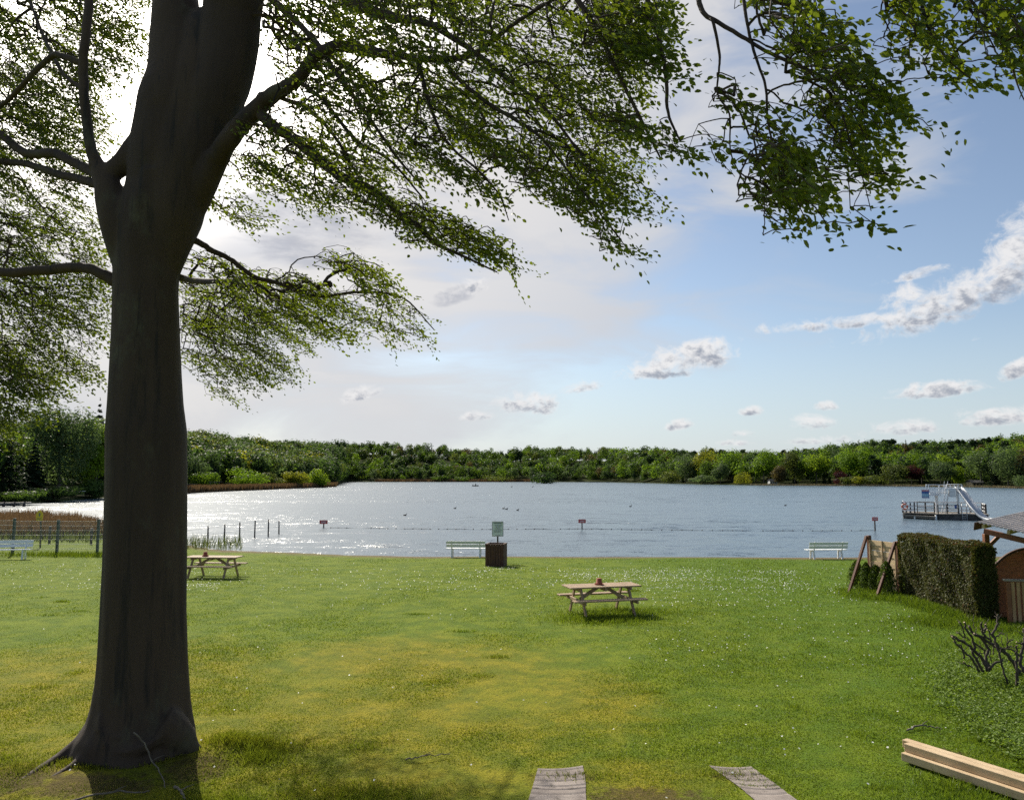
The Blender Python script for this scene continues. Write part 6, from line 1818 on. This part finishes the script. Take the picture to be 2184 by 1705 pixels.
# ------------------------------------------------------------------ hard-pruned shrub
M_STICK = surf("pruned_shrub_bark", (.040, .030, .022), (.085, .066, .05), .9, 9, bump=.5, dist=.008)
M_CUT = surf("cut_wood_face", (.32, .24, .14), (.42, .33, .21), .8, 9, bump=0)
def pruned_shrub():
    rng = np.random.RandomState(61)
    Y0 = G(2105, 1462, 0)[1]
    base = G(2105, 1462, 0)
    t = thing("pruned_shrub", "hard-pruned leafless shrub of knotty dark branches on the lawn edge", "shrub", (base[0], base[1], 0))
    O = (base[0], base[1], 0)
    def px(x, y, dy=0.0): return P(x, y, Y0 + dy)
    S = .256 * .6168 * .9154    # crop pixel to picture pixel
    def c(x, y): return (2004.6 + x * .14475, 1264.4 + y * .14475)
    br = [  # polylines in crop pixels, width, depth offset start/end
        ([(580, 1150), (480, 980), (350, 850), (250, 740), (180, 640)], 34, 0, -.25), ([(700, 1150), (640, 1000), (520, 850), (400, 760), (240, 660), (165, 625)], 48, .05, .15),
        ([(640, 1150), (560, 1030), (490, 880), (505, 760), (450, 620), (380, 520), (360, 430)], 40, .1, .0), ([(720, 1150), (680, 960), (720, 840), (690, 780), (600, 660), (470, 560), (430, 480)], 44, .1, .3),
        ([(760, 1130), (660, 900), (640, 820), (530, 750), (480, 690)], 28, .2, .4), ([(1000, 1340), (920, 1060), (870, 900), (840, 770), (780, 640), (700, 540)], 30, -.4, -.3),
        ([(1130, 1370), (1135, 1100), (1130, 900), (1130, 770)], 42, -.45, -.45), ([(1180, 1200), (1080, 1020), (960, 880), (860, 790), (720, 720), (600, 640), (500, 600)], 60, .2, .1),
        ([(1180, 920), (1060, 830), (980, 820), (880, 800)], 26, .2, .1), ([(960, 820), (1060, 780)], 22, .15, .15), ([(870, 780), (800, 680), (790, 570), (840, 490), (845, 400), (850, 310)], 38, .1, .25),
        ([(760, 700), (640, 600), (620, 520), (615, 430)], 34, .1, .0), ([(650, 570), (680, 500), (670, 460)], 34, .05, .1), ([(720, 1110), (860, 1010), (930, 980)], 34, -.05, -.1),
        ([(830, 640), (900, 590), (945, 605)], 18, .1, .0), ([(1000, 800), (1000, 720), (1085, 680)], 22, .1, .05), ([(1000, 720), (985, 630)], 14, .1, .1), ([(500, 520), (495, 420), (498, 320)], 12, .1, .15),
        ([(480, 1080), (400, 1060), (350, 1010)], 24, -.05, -.2), ([(350, 960), (345, 860), (310, 780), (200, 710)], 24, -.1, -.3), ([(370, 640), (310, 450), (280, 430)], 22, 0, -.1), ([(440, 690), (320, 620), (240, 570)], 22, 0, .1),
        ([(1240, 1150), (1190, 1050), (1200, 900), (1230, 760), (1250, 640), (1240, 520)], 50, .2, .3), ([(1300, 1200), (1330, 900), (1280, 760), (1190, 740), (1130, 720)], 30, .3, .2), ([(1330, 900), (1400, 700), (1460, 560)], 40, .3, .4),
        ([(1300, 1000), (1420, 860), (1520, 760)], 34, .3, .5), ([(940, 800), (910, 740), (915, 640)], 12, .1, .1), ([(760, 1000), (720, 820), (700, 700)], 16, .3, .35), ([(560, 1000), (600, 840), (580, 700)], 14, .4, .4),
        ([(780, 900), (790, 800), (720, 620), (760, 540)], 18, .4, .5)]
    mb = MB(); mc = MB()
    for pts, w, d0, d1 in br:
        n = len(pts)
        q = np.array([[*px(*c(x, y), d0 + (d1 - d0) * k / max(1, n - 1)), w * .14475 / 2 / FPX * Y0 * (1 - .35 * k / max(1, n - 1))] for k, (x, y) in enumerate(pts)])
        q = spline(q, max(6, n * 4)); q[1:-1, :3] += rng.normal(0, .008, (len(q) - 2, 3))
        mb.tube(q[:, :3], q[:, 3], 8, True, .35, rng)
        e = q[-1]; dd = q[-1, :3] - q[-2, :3]; dd /= np.linalg.norm(dd) + 1e-9
        mc.tube([e[:3] - dd * .002, e[:3] + dd * .008], e[3] * .93, 8)
        for k in range(3):       # spur twigs
            p = q[rng.randint(len(q) // 3, len(q))]; dv = rng.normal(0, 1, 3); dv[2] = abs(dv[2]) * .8; dv /= np.linalg.norm(dv)
            mb.tube([p[:3], p[:3] + dv * rng.uniform(.05, .16)], [p[3] * .4, p[3] * .2 + .001], 5)
    o = mb.build("branches", M_STICK, t, True, O); mc.build("cut_faces", M_CUT, o, False, O)
pruned_shrub()

# ------------------------------------------------------------------ timber beams
def beams():
    e = G(1922, 1626, 0)
    dr = np.array([.50, -.866]); dr /= np.linalg.norm(dr)
    sd = np.array([-dr[1], dr[0]])
    if sd[0] < 0: sd = -sd
    Ln = 4.2; hgt = .098; wid = .15
    def beam(label, off_s, off_d, z, w):
        o = e[:2] + sd * (off_s + w / 2) + dr * off_d
        zb = .03 + z
        t = np.array([o[0], o[1], zb])
        th = thing("timber_beam", label, "timber", t, math.atan2(dr[1], dr[0]), "stacked timber beams")
        mb = MB(); mb.box((Ln / 2, 0, hgt / 2), (Ln, w - .006, hgt), None, .006); mb.build("beam", M_PALE, th)
    beam("pale sawn timber beam lying on the grass, lower front one of the stack", 0, 0, 0, wid)
    beam("pale sawn timber beam lying on the grass behind the lower front one, mostly covered", wid + .01, .12, 0, wid)
    beam("pale sawn timber beam on top of the stack, front one with dappled shade", .07, .0, hgt + .004, .11)
    beam("pale sawn timber beam on top of the stack, rear one with a step at its end", .07 + .115, -.10, hgt + .004, .11)
    c = e[:2] + sd * .16 + dr * 2.1
    SOLID.append((c[0], c[1], 2.15, .17, math.atan2(dr[1], dr[0])))
beams()

# ------------------------------------------------------------------ fallen twigs, weeds, soil patches
M_TWIG = surf("fallen_twig_bark", (.12, .095, .07), (.20, .165, .125), .9, 12, bump=.3, dist=.003)
for pts, w, lb in (([(285, 1566, .55), (308, 1590, .38), (325, 1625, .18), (345, 1660, .03), (352, 1683, .03)], 3.4, "bent grey twig leaning against the foot of the beech"),
                   ([(110, 1725, .03), (150, 1712, .04), (205, 1697, .06), (255, 1692, .06), (300, 1693, .04), (318, 1690, .03)], 5, "long pale fallen twig on the bare soil below the beech roots"),
                   ([(372, 1680, .03), (385, 1688, .06), (395, 1705, .03)], 6, "short pale twig in the trunk's shadow"),
                   ([(865, 1620, .03), (905, 1612, .06), (960, 1607, .04)], 3, "thin fallen twig on the grass left of the concrete strips"),
                   ([(1935, 1555, .03), (1965, 1545, .05), (2010, 1552, .03)], 4, "dark broken twig on bare soil above the timber beams")):
    q = []
    for x, y, z in pts:
        y = y if y < 1700 else y
        g = G(x, y, z); q.append([g[0], g[1], z + float(lawn_z(g[0], g[1])) * (1 if z < .1 else .5)])
    q = np.array(q); c = q.mean(0); q = spline(q, 18)
    jr = np.random.RandomState(int(pts[0][0])); q[1:-1] += jr.normal(0, .006, (len(q) - 2, 3))
    t = thing("fallen_twig", lb, "twig", (c[0], c[1], 0), 0, "fallen twigs on the ground")
    mb = MB(); r = w / 2 / FPX * c[1]; mb.tube(q, np.linspace(r, r * .5, len(q)), 6, True, .3, jr)
    p = q[len(q) // 2]; mb.tube([p, p + [.06, .03, .03], p + [.13, .05, .05]], [r * .5, r * .4, r * .2], 5)
    mb.build("stick", M_TWIG, t, True, (c[0], c[1], 0))

def weeds():
    rng = np.random.RandomState(71)
    m_w = leaf("ground_elder_leaves", (.105, .175, .018), (.175, .25, .030), (.22, .32, .02), 2.5, .25, .4, 0, 16)
    N0 = 7500
    x = rng.uniform(1930, 2330, N0); y = rng.uniform(1395, 1640, N0)
    bound = np.interp(y, [1395, 1450, 1500, 1560, 1600, 1640], [2010, 1985, 2010, 2080, 2130, 2190]) + rng.normal(0, 22, N0)
    k = x > bound; x, y = x[k], y[k]
    g = np.array([G(a, b, 0) for a, b in zip(x, y)])
    k = free(g[:, 0], g[:, 1]); g = g[k]
    C, A, Nn, Ls = [], [], [], []
    for p in g:
        h = rng.uniform(.05, .17); m = rng.randint(4, 8)
        a = rng.uniform(0, 6.28, m)
        c = np.stack([p[0] + np.cos(a) * .03, p[1] + np.sin(a) * .03, np.full(m, float(lawn_z(p[0], p[1])) + h) + rng.normal(0, .02, m)], 1)
        ax = np.stack([np.cos(a), np.sin(a), rng.normal(-.15, .25, m)], 1); ax /= np.linalg.norm(ax, axis=1, keepdims=True)
        C.append(c); A.append(ax); Nn.append(np.array([0, 0, 1]) + rng.normal(0, .35, (m, 3))); Ls.append(rng.uniform(.028, .065, m))
    C, A, Nn, Ls = map(np.concatenate, (C, A, Nn, Ls))
    S = np.cross(A, Nn); S /= np.linalg.norm(S, axis=1, keepdims=True); Nn = np.cross(S, A)
    V = np.stack([C + (A * u + S * w + Nn * h) * Ls[:, None] for u, w, h in ((0, 0, 0), (.35, .30, .06), (1, 0, -.08), (.35, -.30, .06))], 1)
    n = len(C); b = np.arange(n)[:, None] * 4
    tag(np_mesh("weeds", V.reshape(-1, 3), [np.concatenate([b + np.array([[0, 1, 2]]), b + np.array([[0, 2, 3]])])], m_w), "bright leafy ground cover weeds below the pruned shrub", "weeds", None, "stuff")
weeds()
build_grass()

# ------------------------------------------------------------------ render settings
scene.render.engine = 'CYCLES'
scene.cycles.use_denoising = False
scene.cycles.max_bounces = 6
scene.cycles.volume_bounces = 0
scene.cycles.diffuse_bounces = 3
scene.cycles.transmission_bounces = 3
scene.cycles.sample_clamp_indirect = 6
scene.view_settings.view_transform = 'Standard'
scene.view_settings.look = 'None'
scene.view_settings.exposure = 0.2
scene.view_settings.gamma = 1.0
scene.view_settings.use_curve_mapping = False
